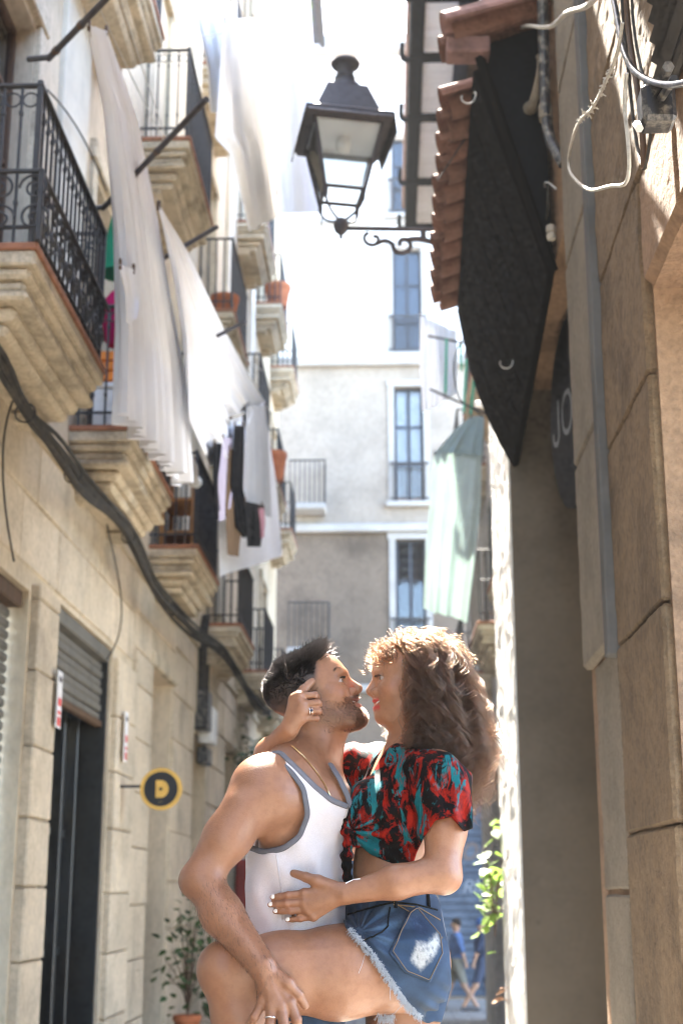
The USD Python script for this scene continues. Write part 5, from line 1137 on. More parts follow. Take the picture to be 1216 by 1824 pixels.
# tank top
tank_near = [(462, 1356), (478, 1341), (497, 1339), (531, 1371), (562, 1402), (592, 1425), (622, 1437), (634, 1560), (628, 1684), (440, 1690), (436, 1580), (440, 1511), (470, 1521), (505, 1514), (534, 1492), (549, 1452), (541, 1405), (517, 1373), (490, 1354)]
tank_far = [(545, 1340), (585, 1362), (606, 1400), (622, 1437), (634, 1560), (628, 1684), (440, 1690), (436, 1500), (470, 1380)]
t_prims = inflate(m_torso+m_trap+m_pec[:1], .0075)+[Cone(W(520, 1500, -.02), W(512, 1660, -.02), .108, .110, .05, flat=((0, 1, 0), .80))]
tpost = cut(tank_near, tank_far, YM+.01)
def tank_post(p, f):
    low = sstep(-p[:, 2], -1.22, -1.02)
    f = f+folds(p, [((3, 0, 1.0), 30, .3), ((1, .4, .9), 58, 1.7), ((2.2, 0, -.8), 44, 2.9)], .0055)*(.25+low)
    return tpost(p, f)
tank = Body(t_prims, shell(tank_post))
tm_ = tank.mesh(.0038, n=12); skin_mesh('tank_top', tm_, KNIT, man, shade_tint((.78, .76, .80), tm_[0], 30, .03))
TRIMM = cloth_material('grey_rib', .9, weave=1600.0)
tank_full = Body(t_prims, lambda p, f: f+0.0)
def band(name, px, body, r, material, parent, tint, off=.001, flat=None, n=70):
    q = resample(px, n); P = hit(q, body); ok = ~np.isnan(P[:, 0]); P = P[ok]
    if len(P) < 4: return
    N_ = grad(body, P); P = P+N_*off
    k = np.ones(5)/5; P[2:-2] = np.stack([np.convolve(P[:, a], k, 'valid') for a in range(3)], 1)
    v, f = tube(P, r, 8); 
    if flat is not None:                      # press the tube into a ribbon
        c = P[np.clip(np.repeat(np.arange(len(P)), 8), 0, len(P)-1)]; nn_ = np.repeat(N_, 8, 0); d = v[:len(P)*8]-c; h = (d*nn_).sum(1); v[:len(P)*8] -= nn_*(h*(1-flat))[:, None]
    tri = trimesh.Trimesh(v, f, process=False); return skin_mesh(name, (v, f, np.array(tri.vertex_normals)), material, parent, np.tile(np.array(tint, float), (len(v), 1)))
band('armhole_trim', [(476, 1350), (492, 1355), (517, 1374), (540, 1405), (548, 1452), (533, 1491), (505, 1512), (470, 1519), (443, 1509)], tank_full, .0066, TRIMM, man, (.12, .12, .135), flat=.35)
band('neck_trim', [(484, 1342), (498, 1340), (531, 1372), (562, 1403), (592, 1427), (618, 1437)], tank_full, .0065, TRIMM, man, (.15, .148, .165), flat=.35)
band('side_seam', [(492, 1524), (500, 1580), (503, 1640)], tank, .0014, KNIT, man, (.66, .64, .68))
band('neck_trim', [(588, 1362), (604, 1388), (618, 1418), (624, 1438)], Body(t_prims), .0085, TRIMM, man, (.14, .14, .16), flat=.5)
# the man's jeans
jl = inflate([q for q in m_legs if q.ra > .055 and q.rb > .038], .009)+inflate([m_torso[2]], .008)
jeans = Body(jl, lambda p, f: smax(f+folds(p, [((1, 0, 2), 40, .5), ((2, 1, 1), 60, 1.5)], .003), np.maximum(p[:, 2]-W(530, 1690)[2], .02-p[:, 2]), .004))
jm = jeans.mesh(.0055, n=10); skin_mesh('jeans', jm, DENIM, man, shade_tint((.025, .045, .08), jm[0], 25, .35))
for h in (hipL, hipR):
    b = Body([Cone(gz(h+w3(-.05, 0, 0), -.015), gz(h+w3(.13, 0, 0), -.022), .052, .043, .02, flat=((0, 0, 1), 1.1))]); bm = b.mesh(.008, n=8); skin_mesh('shoe', bm, DENIM, man, shade_tint((.04, .035, .03), bm[0]))
# blouse
bl_near = [(690, 1318), (742, 1332), (800, 1340), (842, 1380), (842, 1476), (826, 1482), (803, 1456), (775, 1462), (756, 1490), (742, 1520), (735, 1542), (700, 1540), (660, 1523), (632, 1500), (606, 1484), (606, 1400), (640, 1350)]
bl_far = [(560, 1300), (660, 1318), (742, 1332), (800, 1340), (842, 1380), (842, 1476), (735, 1540), (690, 1540), (632, 1500), (606, 1484), (588, 1424), (575, 1352)]
BF = unit(np.array([-math.cos(.42), -math.sin(.42), 0])); BL = np.array([-BF[1], BF[0], 0]); BC = W(715, 1430, 0)
def vneck(p):
    """Negative inside the V of the neckline."""
    q = p-BC; s = q@BF; l = q@BL; z = q[:, 2]
    return np.maximum(np.abs(l+.012)-(z+.030)*.42, .02-s)
b_prims = inflate(f_chest, .010)+inflate(f_sh, .010)+[Cone(W(786, 1388, -.150), W(797, 1478, -.172), .062, .066, .03), Cone(W(670, 1372, .150), W(612, 1372, .155), .060, .064, .03), Cone(W(650, 1490, -.02), W(740, 1505, -.02), .085, .082, .05, flat=((0, 1, 0), .75))]
bpost = cut(bl_near, bl_far, YM+.03)
def blouse_post(p, f):
    q = p-W(622, 1482, -.06); r = np.linalg.norm(q, axis=1); ang = np.arctan2(q[:, 2], q[:, 0])
    f = f+.0042*np.sin(ang*11+1.4*np.sin(p@np.array([13., 9., -11.])))*np.exp(-((r-.12)/.10)**2)+folds(p, [((1, .3, .7), 52, .8), ((2, 0, -1.2), 36, 2.1)], .0050)
    sl = p-W(800, 1470, -.17); f = f+.004*np.sin(sl[:, 0]*150+sl[:, 1]*60)*sstep(-sl[:, 2], -.10, .0)*(p[:, 0] > W(745, 1450)[0])
    f = smax(f, -vneck(p), .004)
    return bpost(p, f)
PRINT = usdkit.material(stage, '/World/Looks/blouse_print', {
    'g': ('geometry', {}), 'm': ('mapping', {'scale': (1.0, 1.0, .62), 'rotation': (0, .45, 0)}), 'n': ('noise_texture', {'scale': 23.0, 'detail': 7.0, 'roughness': .68, 'distortion': .6}),
    'm2': ('mapping', {'location': (3.3, 1.7, 5.1), 'scale': (1.3, 1.0, .42), 'rotation': (0, .55, 0)}), 'n2': ('noise_texture', {'scale': 19.0, 'detail': 7.0, 'roughness': .70, 'distortion': .8}),
    'r': ('rgb_ramp', {'ramp': [(.38, (.003, .0025, .0035)), (.50, (.006, .003, .003)), (.525, (.16, .005, .002)), (.62, (.36, .014, .004)), (.74, (.30, .022, .006))]}),
    'r2': ('rgb_ramp', {'ramp': [(.530, (0, 0, 0)), (.575, (1, 1, 1))]}), 'tc': ('rgb_ramp', {'ramp': [(.3, (.005, .10, .12)), (.6, (.008, .15, .18)), (.8, (.02, .22, .24))]}), 'n3': ('noise_texture', {'scale': 40.0, 'detail': 4.0}),
    'x': ('mix', {}), 'nb': ('noise_texture', {'scale': 900.0}), 'b': ('bump', {'strength': .2, 'distance': .002}), 'p': ('principled_bsdf', {'roughness': .6, 'specular_ior_level': .12}), 't': ('translucent_bsdf', {}), 'mc': ('mix_closure', {'fac': .10})},
    [('g.position', 'm.vector'), ('m.vector', 'n.vector'), ('g.position', 'm2.vector'), ('m2.vector', 'n2.vector'), ('n.fac', 'r.fac'), ('n2.fac', 'r2.fac'), ('g.position', 'n3.vector'), ('n3.fac', 'tc.fac'), ('r2.color', 'x.fac'), ('r.color', 'x.color1'), ('tc.color', 'x.color2'), ('x.color', 'p.base_color'),
     ('g.position', 'nb.vector'), ('nb.fac', 'b.height'), ('b.normal', 'p.normal'), ('x.color', 't.color'), ('p.BSDF', 'mc.closure1'), ('t.BSDF', 'mc.closure2')], surface='mc.closure')
blouse = Body(b_prims, shell(blouse_post)); bm_ = blouse.mesh(.0034, n=12); skin_mesh('blouse', bm_, PRINT, woman)
kn_c = W(622, 1478, -.115)
kb = Body([Ell(kn_c, (.020, .018, .022), None, .01), Cone(kn_c+[.004, 0, .01], kn_c+[.03, .0, .035], .014, .008, .01), Cone(kn_c+[0, -.004, -.01], kn_c+[-.006, .0, -.06], .011, .012, .01), Cone(kn_c+[-.006, 0, -.06], kn_c+[-.004, .0, -.125], .012, .009, .01), Cone(kn_c+[.006, -.006, 0], kn_c+[.02, -.008, -.03], .010, .012, .01)],
          lambda p, f: f+.002*np.sin(p[:, 2]*260)); kbm = kb.mesh(.003, n=10); skin_mesh('knot', kbm, PRINT, woman)
# denim shorts
sh_near = [(600, 1606), (640, 1590), (700, 1583), (778, 1584), (786, 1630), (800, 1690), (804, 1750), (790, 1800), (762, 1850), (748, 1812), (722, 1790), (692, 1746), (661, 1702), (640, 1677), (616, 1655)]
sh_far = [(600, 1606), (640, 1590), (778, 1584), (800, 1690), (804, 1760), (786, 1822), (700, 1812), (640, 1808), (600, 1700)]
s_prims = inflate(f_pelvis, .010)+inflate(f_thigh[:1], .014)+inflate(f_leg2[:1], .014)+[Cone(W(690, 1600, 0), W(704, 1650, 0), .096, .104, .04, flat=((0, 1, 0), .78))]
spost = cut(sh_near, sh_far, YM+.0)
def shorts_post(p, f):
    q = p-W(640, 1660, -.2); r = np.linalg.norm(q, axis=1); ang = np.arctan2(q[:, 2], q[:, 0])
    f = f+.0035*np.sin(ang*13+1.0)*np.exp(-((r-.07)/.06)**2)+folds(p, [((1, 0, 1.6), 45, .2), ((2, 0, -.6), 50, 1.4)], .0018)
    q2 = p-W(775, 1790, -.1); f = f+.005*np.sin((q2[:, 2]*1.2+q2[:, 0]*.8)*150)*np.exp(-(np.linalg.norm(q2, axis=1)/.07)**2)
    return spost(p, f)
shorts = Body(s_prims, shell(shorts_post)); sm_ = shorts.mesh(.0034, n=12)
st = shade_tint((.028, .047, .080), sm_[0], 22, .55); px_ = to_px(sm_[0]); nz = meshkit.fbm(sm_[0]*np.array([260, 260, 120]), 3)[:, None]
near = (sm_[0][:, 1] < YM+.02)
def wash(poly, col, soft, k, noise=1.0):
    global st
    d = poly_sd(px_, poly); m = (np.clip(.5-d/soft, 0, 1)*near)[:, None]*k*np.clip(1+noise*(nz-.5)*3, 0, 1); st = st*(1-m)+np.array(col)*m
pocket = [(727, 1625), (742, 1613), (786, 1665), (790, 1700), (766, 1751), (720, 1734), (692, 1698)]
wash([(670, 1625), (700, 1622), (715, 1640), (690, 1690), (665, 1668)], (.065, .12, .20), 30, .6)
wash(pocket, (.022, .045, .085), 6, .6, .3)
wash([(742, 1680), (760, 1682), (776, 1664), (781, 1682), (770, 1705), (748, 1728), (730, 1712)], (.42, .41, .38), 8, .95, .9)
wash([(725, 1635), (750, 1635), (768, 1662), (750, 1672), (735, 1665)], (.012, .022, .055), 12, .8)
edge = np.abs(poly_sd(px_, sh_near)); m_ = (np.clip(1-edge/7, 0, 1)*(px_[:, 1] > 1655)*(px_[:, 0] < 770)*near)[:, None]*.7; st = st*(1-m_)+np.array((.20, .24, .29))*m_
skin_mesh('shorts', sm_, DENIM, woman, np.clip(st, 0, 1))
pk_f = PolyField(pocket)
def pocket_post(p, f):
    return smax(smax(shorts_post(p, f-.0042), pk_f(to_px(p))*PS, .003), p[:, 1]-YM, .004)
pkb = Body(s_prims, shell(pocket_post)).mesh(.0030, n=12, lo=np.array([W(690, 1640)[0]-.02, -9, W(700, 1760)[2]-.03]), hi=np.array([9, YM, W(700, 1600)[2]+.02]))
from scipy.spatial import cKDTree
skin_mesh('pocket', pkb, DENIM, woman, np.clip(st[cKDTree(sm_[0]).query(pkb[0])[1]], 0, 1))
THREAD = plain('thread', (.17, .12, .07), .8); THREADW = plain('frayed_thread', (.36, .38, .40), .9)
def stitch(name, px, body, r, material, parent, off=.0016, n=60): 
    P = hit(resample(px, n), body); P = P[~np.isnan(P[:, 0])]
    if len(P) < 3: return
    P = P+grad(body, P)*off; obj(name, tube(P, r, 5), material, parent, smooth=60)
stitch('pocket_seam', [(730, 1629), (741, 1620), (781, 1667), (785, 1699), (763, 1745), (723, 1730), (698, 1697), (730, 1629)], shorts, .0009, THREAD, woman, .0052)
stitch('waistband_seam', [(620, 1630), (660, 1618), (700, 1608), (740, 1612), (778, 1622)], shorts, .0022, DENIM, woman, .001); stitch('waistband_seam', [(700, 1612), (745, 1618), (783, 1640)], shorts, .0013, THREAD, woman)
stitch('side_seam', [(694, 1616), (690, 1650), (680, 1662), (648, 1676)], shorts, .0018, DENIM, woman); stitch('yoke_seam', [(700, 1608), (752, 1640), (787, 1672)], shorts, .0014, THREAD, woman)
for px in ((702, 1596), (760, 1594)): stitch('belt_loop', [(px[0], px[1]-8), (px[0]+3, px[1]+22)], shorts, .0042, DENIM, woman)
r6 = np.random.default_rng(21); hem = resample([(620, 1656), (640, 1678), (661, 1702), (692, 1746), (722, 1790), (746, 1812)], 260); body_w = woman_body
HP = hit(hem+[5, -2], shorts); ok = ~np.isnan(HP[:, 0]); HP = HP[ok]; HN = grad(shorts, HP); tg = unit(HP[-1]-HP[0])
fp_, fc_, fw_ = [], [], []
for k in range(900):
    i = int(r6.integers(0, len(HP))); p0 = HP[i]+r6.normal(0, .0015, 3)+HN[i]*.001; d = unit(np.cross(HN[i], tg)*-1*(1 if np.cross(HN[i], tg)[0] > 0 else -1)); d = np.array([-.75, -.12, -.55])+r6.normal(0, .45, 3)
    L_ = r6.uniform(.004, .013) if r6.random() > .005 else r6.uniform(.03, .045); s_ = np.linspace(0, 1, 5)[:, None]
    q = p0+unit(d)*L_*s_+np.array([0, -.002, -.006])*(L_/.012)*s_**2+np.sin(s_*5+k)*np.array([.0016, 0, -.0012]); fp_.append(q); fc_.append(5); fw_.append(np.full(5, .0008))
tag(curves('frayed_hem', np.vstack(fp_), fc_, np.concatenate(fw_), THREADW, woman), None, None, None, 'stuff')
stitch('hem_roll', [(620, 1656), (640, 1678), (661, 1702), (692, 1746), (722, 1790), (746, 1812)], shorts, .0018, THREADW, woman, .0)
fp_, fc_, fw_ = [], [], []
for k in range(120):
    p0 = W(r6.uniform(672, 700), 1810, -.16)+r6.normal(0, .003, 3); s_ = np.linspace(0, 1, 5)[:, None]; q = p0+unit(np.array([r6.normal(0, .5), -.2, -1]))*r6.uniform(.006, .022)*s_; fp_.append(q); fc_.append(5); fw_.append(np.full(5, .0008))
tag(curves('frayed_hem', np.vstack(fp_), fc_, np.concatenate(fw_), THREADW, woman), None, None, None, 'stuff')
# ------------------------------------------------------------------ jewellery, nails, wristband, teeth
SILVER = plain('silver', (.82, .82, .80), .18, 1.0); GOLDM = plain('gold', (.80, .58, .28), .25, 1.0); ENAMEL = plain('white_nail', (.82, .80, .74), .2, spec=.6); NAIL = plain('natural_nail', (.52, .30, .22), .25, spec=.5)
TEETH = plain('teeth', (.72, .70, .65), .2, spec=.6)
def finger_ring(a, b, t, r, m, parent, stone=False):
    a, b = np.asarray(a), np.asarray(b); c = a+(b-a)*t; d = unit(b-a); u = unit(np.cross(d, [0, .2, 1])); w_ = np.cross(d, u); A_ = np.linspace(0, 2*math.pi, 20, endpoint=False)
    p = obj('ring', tube(c+np.outer(np.cos(A_), u)*r+np.outer(np.sin(A_), w_)*r, .0017, 6, closed=True), m, parent, smooth=60)
    if stone: obj('stone', xf((np.array(trimesh.creation.icosphere(1, .0032).vertices), np.array(trimesh.creation.icosphere(1, .0032).faces)), None, c+np.array([0, -r-.001, 0])), plain('dark_gem', (.02, .03, .05), .1), p)
finger_ring(gk[2], gp[2], .58, .0086, SILVER, woman, True); finger_ring(gk[2], gp[2], .42, .0087, SILVER, woman); finger_ring(mk[2], mp[2], .60, .0120, SILVER, man)
def nail(base, tip, n_, m, parent, w_=.0058, l_=.0085):
    d = unit(tip-base); n_ = unit(n_-d*(n_@d)); s_ = np.cross(d, n_); v, f = [], []
    e = trimesh.creation.icosphere(2, 1.0); v = np.array(e.vertices)*[l_*.6, w_*.85, .0020]; obj('nail', (tip-d*.0035+n_*.0050+v@np.stack([d, s_, n_]), np.array(e.faces)), m, parent, smooth=True)
for i in range(4): nail(fp[i], fe[i], np.array([0, -1, .25]), ENAMEL, woman)
nail(W(545, 1563, -.19), W(523, 1556, -.18), np.array([0, -1, .3]), ENAMEL, woman); nail(W(541, 1228, -.104), W(555, 1214, -.096), np.array([.5, -.5, .8]), NAIL, woman, .005)
nail(W(531, 1772, -.29), W(543, 1792, -.278), np.array([.55, -.8, .2]), NAIL, man, .0065)
wb_ = resample([(616, 1574), (630, 1568), (642, 1566)], 14); P = hit(wb_, woman_body); P = P[~np.isnan(P[:, 0])]
if len(P) > 3: 
    G_ = grad(woman_body, P); m = V(); A_ = P+G_*.002; B_ = P+G_*.002+np.array([.0, -.004, -.014]); k = len(P); vv = np.vstack([A_, B_, A_+[0, .004, 0], B_+[0, .004, 0]]); f_ = [[i, i+1, k+i+1, k+i] for i in range(k-1)]+[[2*k+i+1, 2*k+i, 3*k+i, 3*k+i+1] for i in range(k-1)]
    obj('wristband', (vv, np.array(f_)), plain('white_band', (.85, .84, .82), .4), woman, smooth=True)
for O_, R__, who in ((MO, MR, man), (FO, FR, woman)):
    e = trimesh.creation.icosphere(2, 1.0); v = np.array(e.vertices)*[.0075, .0225, .0052]+[.0835, 0, -.0472]; v[:, 2] += np.abs(v[:, 1])*.18; obj('teeth', (O_+v@R__.T, np.array(e.faces)), TEETH, who, smooth=True)
nk = hit(resample([(520, 1330), (540, 1348), (560, 1372), (578, 1398), (590, 1424)], 40), man_body, -.3, .2); nk = nk[~np.isnan(nk[:, 0])]; nk = nk+grad(man_body, nk)*.0016
m = V()
for a, b in zip(nk[:-1], nk[1:]): m.add(*tube([a, b], .0014, 5))
obj('necklace', m, GOLDM, man)
ear = W(746, 1262, -.098); A_ = np.linspace(0, 2*math.pi, 26, endpoint=False); obj('earring', tube(ear+np.stack([np.cos(A_)*.010, 0*A_, np.sin(A_)*.020], 1), .0016, 6, closed=True), SILVER, woman, smooth=60)
# ------------------------------------------------------------------ hair
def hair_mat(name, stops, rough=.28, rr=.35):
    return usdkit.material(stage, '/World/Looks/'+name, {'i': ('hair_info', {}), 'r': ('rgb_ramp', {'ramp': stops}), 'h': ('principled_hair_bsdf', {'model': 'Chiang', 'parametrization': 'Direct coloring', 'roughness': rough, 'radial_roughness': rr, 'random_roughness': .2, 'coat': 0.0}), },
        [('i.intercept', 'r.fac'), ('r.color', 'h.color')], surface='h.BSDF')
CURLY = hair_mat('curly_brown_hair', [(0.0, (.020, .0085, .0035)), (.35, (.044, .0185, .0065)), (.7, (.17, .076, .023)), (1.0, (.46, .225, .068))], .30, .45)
DARKH = hair_mat('dark_hair', [(0.0, (.0022, .0018, .0018)), (1.0, (.004, .003, .0028))], .3, .4)
BEARD = hair_mat('beard_hair', [(0.0, (.022, .011, .007)), (1.0, (.075, .034, .018))])
hr = np.random.default_rng(42)
def scalp(n, O, R, accept, ctr=(-.012, 0, .030), rad=(.098, .075, .076)):
    out, nor = [], []
    while len(out) < n:
        d = hr.normal(0, 1, (n*4, 3)); d /= np.linalg.norm(d, axis=1, keepdims=True); q = d*np.array(rad)+np.array(ctr); nn_ = d/np.array(rad); nn_ /= np.linalg.norm(nn_, axis=1, keepdims=True)
        k = accept(q); out += list(q[k]); nor += list(nn_[k])
    return np.array(out[:n]), np.array(nor[:n])
# ---- the woman's long curls: locks of strands that leave the scalp, swell and fall
acc = lambda q: (q[:, 2] > .0+.0*q[:, 0]) & (q[:, 0] < .030+.55*np.clip(q[:, 2]-.055, 0, 1)) & ((q[:, 2] > -.01) | (q[:, 0] < -.02)) | ((q[:, 0] < -.035) & (q[:, 2] > -.05))
NL = 470
rt_, nr_ = scalp(NL, FO, FR, acc)
pts, cnt, wid = [], [], []
S = 44; s = np.linspace(0, 1, S)
back = np.array([-1.0, 0, 0])
for i in range(NL):
    q, n_ = rt_[i], nr_[i]; side = np.sign(q[1]) if abs(q[1]) > .01 else hr.choice([-1, 1]); top = q[2] > .075; front = q[0] > .025
    L_ = hr.uniform(.22, .318)-.10*max(0, .05-q[2]) if not front else hr.uniform(.17, .28)
    # local course: out along the scalp normal, then down past the ear and behind
    out_ = np.array([n_[0]*.6-(.26 if q[0] < -.02 else .05)*(not front), n_[1]*.9+side*.25, n_[2]*.35]); out_ = unit(out_)
    flare = hr.uniform(.006, .050)*(1.0 if q[0] < 0 else .8)
    bx = -hr.uniform(-.02, .035)*(q[0] < .02)
    c = q[None]+out_[None]*(flare*(1-np.exp(-s*4.0)))[:, None]
    # first run down the side of the head for roots near the parting
    run = np.clip((q[2]-.0)/.11, 0, 1)*.055; c[:, 1] += side*run*np.sin(np.clip(s*2.6, 0, math.pi/2)); c[:, 0] += bx*s**.8+(-.012*(s**1.2))*(q[0] < .01)
    c[:, 2] -= L_*np.clip(s-.04, 0, 1)**1.12
    c[:, 2] += .018*np.sin(np.clip(s*8, 0, math.pi))*(1 if top else .4)
    if front: c[:, 0] -= (.030+.04*hr.random())*np.clip(s*2.2, 0, 1)**1.3; c[:, 1] += side*.020*np.sin(np.clip(s*3, 0, math.pi/2)); 
    # keep strands outside the skull and the face
    e = (c-np.array([-.008, 0, .025]))/np.array([.108, .084, .094]); l_ = np.linalg.norm(e, axis=1); fx = l_ < 1; c[fx] = (e[fx]/l_[fx, None])*np.array([.108, .084, .094])+np.array([-.008, 0, .025])
    low = c[:, 2] < -.02; nd = np.hypot(c[:, 0]+.0, c[:, 1]); kx = low & (nd < .066); c[kx, :2] *= (.066/np.maximum(nd[kx], 1e-3))[:, None]
    wl = hr.uniform(.05, .085); amp = hr.uniform(.008, .015); ph = hr.uniform(0, 6.28); cs = hr.choice([-1, 1])
    for j in range(20):
        o = hr.normal(0, 1, 3)*.0046; fr = hr.uniform(.94, 1.06); a_ = amp*hr.uniform(.85, 1.15); p2 = ph+hr.normal(0, .28); tail = hr.uniform(.8, 1.05)
        th = s*tail*L_/wl*2*math.pi*fr+p2; g_ = np.clip(s*3.2, 0, 1)
        h = c+o*(0.35+s[:, None]*1.3)+np.stack([np.cos(th), np.sin(th)*cs, .35*np.sin(th*1.0+1)], 1)*(a_*g_*(.6+.7*s))[:, None]
        h[:, 2] = q[2]+(h[:, 2]-q[2])*tail
        if hr.random() < .10: h += np.outer(s**2, hr.normal(0, 1, 3)*[.022, .018, .014])+np.stack([np.cos(th*.8), np.sin(th*.8), 0*th], 1)*(.008*s)[:, None]   # flyaways
        pts.append(FO+h@FR.T); cnt.append(S); wid.append(np.interp(s, [0, .1, .8, 1], [.0006, .00075, .00065, .0003]))
# short curls over the brow and frizz on the crown
f_r, f_n = scalp(520, FO, FR, lambda q: (q[:, 2] > .055) & (q[:, 0] < .062))
for q, n_ in zip(f_r, f_n):
    L_ = hr.uniform(.035, .085); t_ = np.linspace(0, 1, 20); th = t_*L_/.026*2*math.pi+hr.uniform(0, 6.28); dirv = unit(n_*np.array([.8, .9, .6])+np.array([-.25+.9*(q[0] > .035), hr.normal(0, .4), .15]))
    h = q+np.outer(t_*L_*.75, dirv)+np.outer(t_**2, [0, 0, -.035])+np.stack([np.cos(th)*.006, np.sin(th)*.006, np.sin(th+1)*.006], 1)*np.clip(t_*4, 0, 1)[:, None]
    for j in range(4): pts.append(FO+(h+hr.normal(0, .003, 3)*(1+t_[:, None]))@FR.T); cnt.append(20); wid.append(np.interp(t_, [0, .8, 1], [.0008, .0007, .0003]))
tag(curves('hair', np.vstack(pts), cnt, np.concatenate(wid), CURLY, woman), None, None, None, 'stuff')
cap = Body([Ell(FO+FR@np.array([-.016, 0, .038]), (.099, .080, .078), FR, .02), Cone(FO+FR@np.array([-.055, 0, -.0]), FO+FR@np.array([-.080, 0, -.115]), .070, .060, .03), Cone(FO+FR@np.array([-.030, -.052, -.01]), FO+FR@np.array([-.040, -.058, -.10]), .030, .026, .03), Cone(FO+FR@np.array([-.030, .052, -.01]), FO+FR@np.array([-.040, .058, -.10]), .030, .026, .03)],
           lambda p, f: smax(f+.005*np.sin(p[:, 0]*170+4*meshkit.noise(p*25)), ((p-FO)@FR)[:, 0]-(.022+.45*np.clip(((p-FO)@FR)[:, 2]-.05, 0, 1)), .012))
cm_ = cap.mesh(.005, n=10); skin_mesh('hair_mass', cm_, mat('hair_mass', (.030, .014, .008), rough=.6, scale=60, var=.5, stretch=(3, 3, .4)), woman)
# brows and lashes
def brow(O, R, a, b, m, parent, n, L_, up):
    P_, C_, W_ = [], [], []
    for k in range(n):
        t = hr.random(); q = np.array(a)*(1-t)+np.array(b)*t+np.array([0, 0, .006*math.sin(t*math.pi)])+hr.normal(0, 1, 3)*[.0008, .0008, .0018]; tt = np.linspace(0, 1, 4)[:, None]
        h = q+tt*np.array([-.4, np.sign(a[1]+1e-9)*.75, up])*L_+tt**2*np.array([.0, 0, -.001]); P_.append(O+h@R.T); C_.append(4); W_.append(np.interp(np.linspace(0, 1, 4), [0, 1], [.0008, .0003]))
    tag(curves('eyebrow', np.vstack(P_), C_, np.concatenate(W_), m, parent), None, None, None, 'stuff')
for s_ in (-1, 1):
    brow(MO, MR, (.0955, s_*.013, .030), (.0755, s_*.046, .0345), DARKH, man, 260, .008, .35); brow(FO, FR, (.0925, s_*.014, .0345), (.0740, s_*.046, .0385), DARKH, woman, 150, .006, .2)
    for O_, R__, who, n_l, l_ in ((MO, MR, man, 40, .005), (FO, FR, woman, 70, .0085)):
        P_, C_, W_ = [], [], []
        for k in range(n_l):
            t = k/n_l; q = np.array([.0865-.010*t**1.5, s_*(.0225+.021*t), .0140+.0015*math.sin(t*3.14)]); tt = np.linspace(0, 1, 4)[:, None]
            h = q+tt*np.array([1, s_*.5*t, -.25])*l_+tt**2*np.array([0, 0, .004]); P_.append(O_+h@R__.T); C_.append(4); W_.append(np.array([.0008, .0007, .0006, .0003]))
        tag(curves('eyelashes', np.vstack(P_), C_, np.concatenate(W_), DARKH, who), None, None, None, 'stuff')
# ---- the man's cropped hair and beard grow out of the head's own surface
HV, HF, HN_ = mm
hc = HV[HF].mean(1); hl = (hc-MO)@MR; sel = (np.abs(hl[:, 0]) < .135) & (np.abs(hl[:, 1]) < .095) & (hl[:, 2] > -.125) & (hl[:, 2] < .14)
hl = hl[sel]; hnl = HN_[HF[sel]].mean(1)@MR; ar = np.linalg.norm(np.cross(HV[HF[sel][:, 1]]-HV[HF[sel][:, 0]], HV[HF[sel][:, 2]]-HV[HF[sel][:, 0]]), axis=1); ar /= ar.sum()
def grow(n, accept, length, dirf, m, name, w0, seg=5, curl=.0):
    P_, C_, W_ = [], [], []; tt = np.linspace(0, 1, seg); got = 0
    while got < n:
        ix = hr.choice(len(hl), n, p=ar); q_, d_ = hl[ix]+hr.normal(0, .0007, (n, 3)), hnl[ix]; k = np.nonzero(accept(q_, hr.random(n)))[0][:n-got]
        for q, d in zip(q_[k], d_[k]):
            l_ = length(q)*hr.uniform(.7, 1.2); v = unit(dirf(q, d)+hr.normal(0, .20, 3)); h = q-d*.001+np.outer(tt*l_, v)+np.outer(tt**2*l_, hr.normal(0, 1, 3)*.15)
            P_.append(MO+h@MR.T); C_.append(seg); W_.append(np.interp(tt, [0, .7, 1], [w0, w0*.9, w0*.35]))
        got += len(k)
    tag(curves(name, np.vstack(P_), C_, np.concatenate(W_), m, man), None, None, None, 'stuff')
def hair_ok(q, u):
    x, y, z = q.T; front = .058+.0*z-.25*np.clip(.085-z, 0, 1)
    on = (x < front-.3*np.abs(y)*(z < .07)) & (z > .045-.25*x*0) | ((x < .004) & (z > -.02)) | ((x < -.05) & (z > -.05))
    return on
fade = lambda q: np.clip((q[2]-.015)/.055, 0, 1)
grow(13000, lambda q, u: hair_ok(q, u), lambda q: (.0018+.015*fade(q)+.016*fade(q)*np.clip((q[0])/.05, 0, 1))*(.6+.4*(q[0]>-.06)), lambda q, d: d*.55+np.array([.55*(q[0] > -.03)+(.1), 0, .25])*fade(q)+np.array([-.1, 0, -.45])*(1-fade(q)), DARKH, 'hair', .0011, 5)
def beard_ok(q, u):
    x, y, z = q.T; jawz = (-.018-.55*np.clip(x-.028, 0, .03)-.20*np.clip(x-.058, 0, 1)); b = (z < jawz) & (x > .006) & (z > -.105+.30*np.clip(.05-x, 0, 1))
    side = (np.abs(x-.017) < .012) & (z < .012) & (z > -.05); must = (z < -.030) & (z > -.0385) & (x > .07); lips = (np.abs(z+.048) < .0125) & (x > .073) & (np.abs(y) < .026)
    return ((b | side | must) & ~lips & (np.abs(y) > -1)) & (u < np.clip(.35+4*(x-.01), .35, 1))
grow(8000, beard_ok, lambda q: .0030+.0025*np.clip((q[0]-.05)/.04, 0, 1), lambda q, d: d*.45+np.array([.25, 0, -.75]), BEARD, 'beard', .0007, 4)

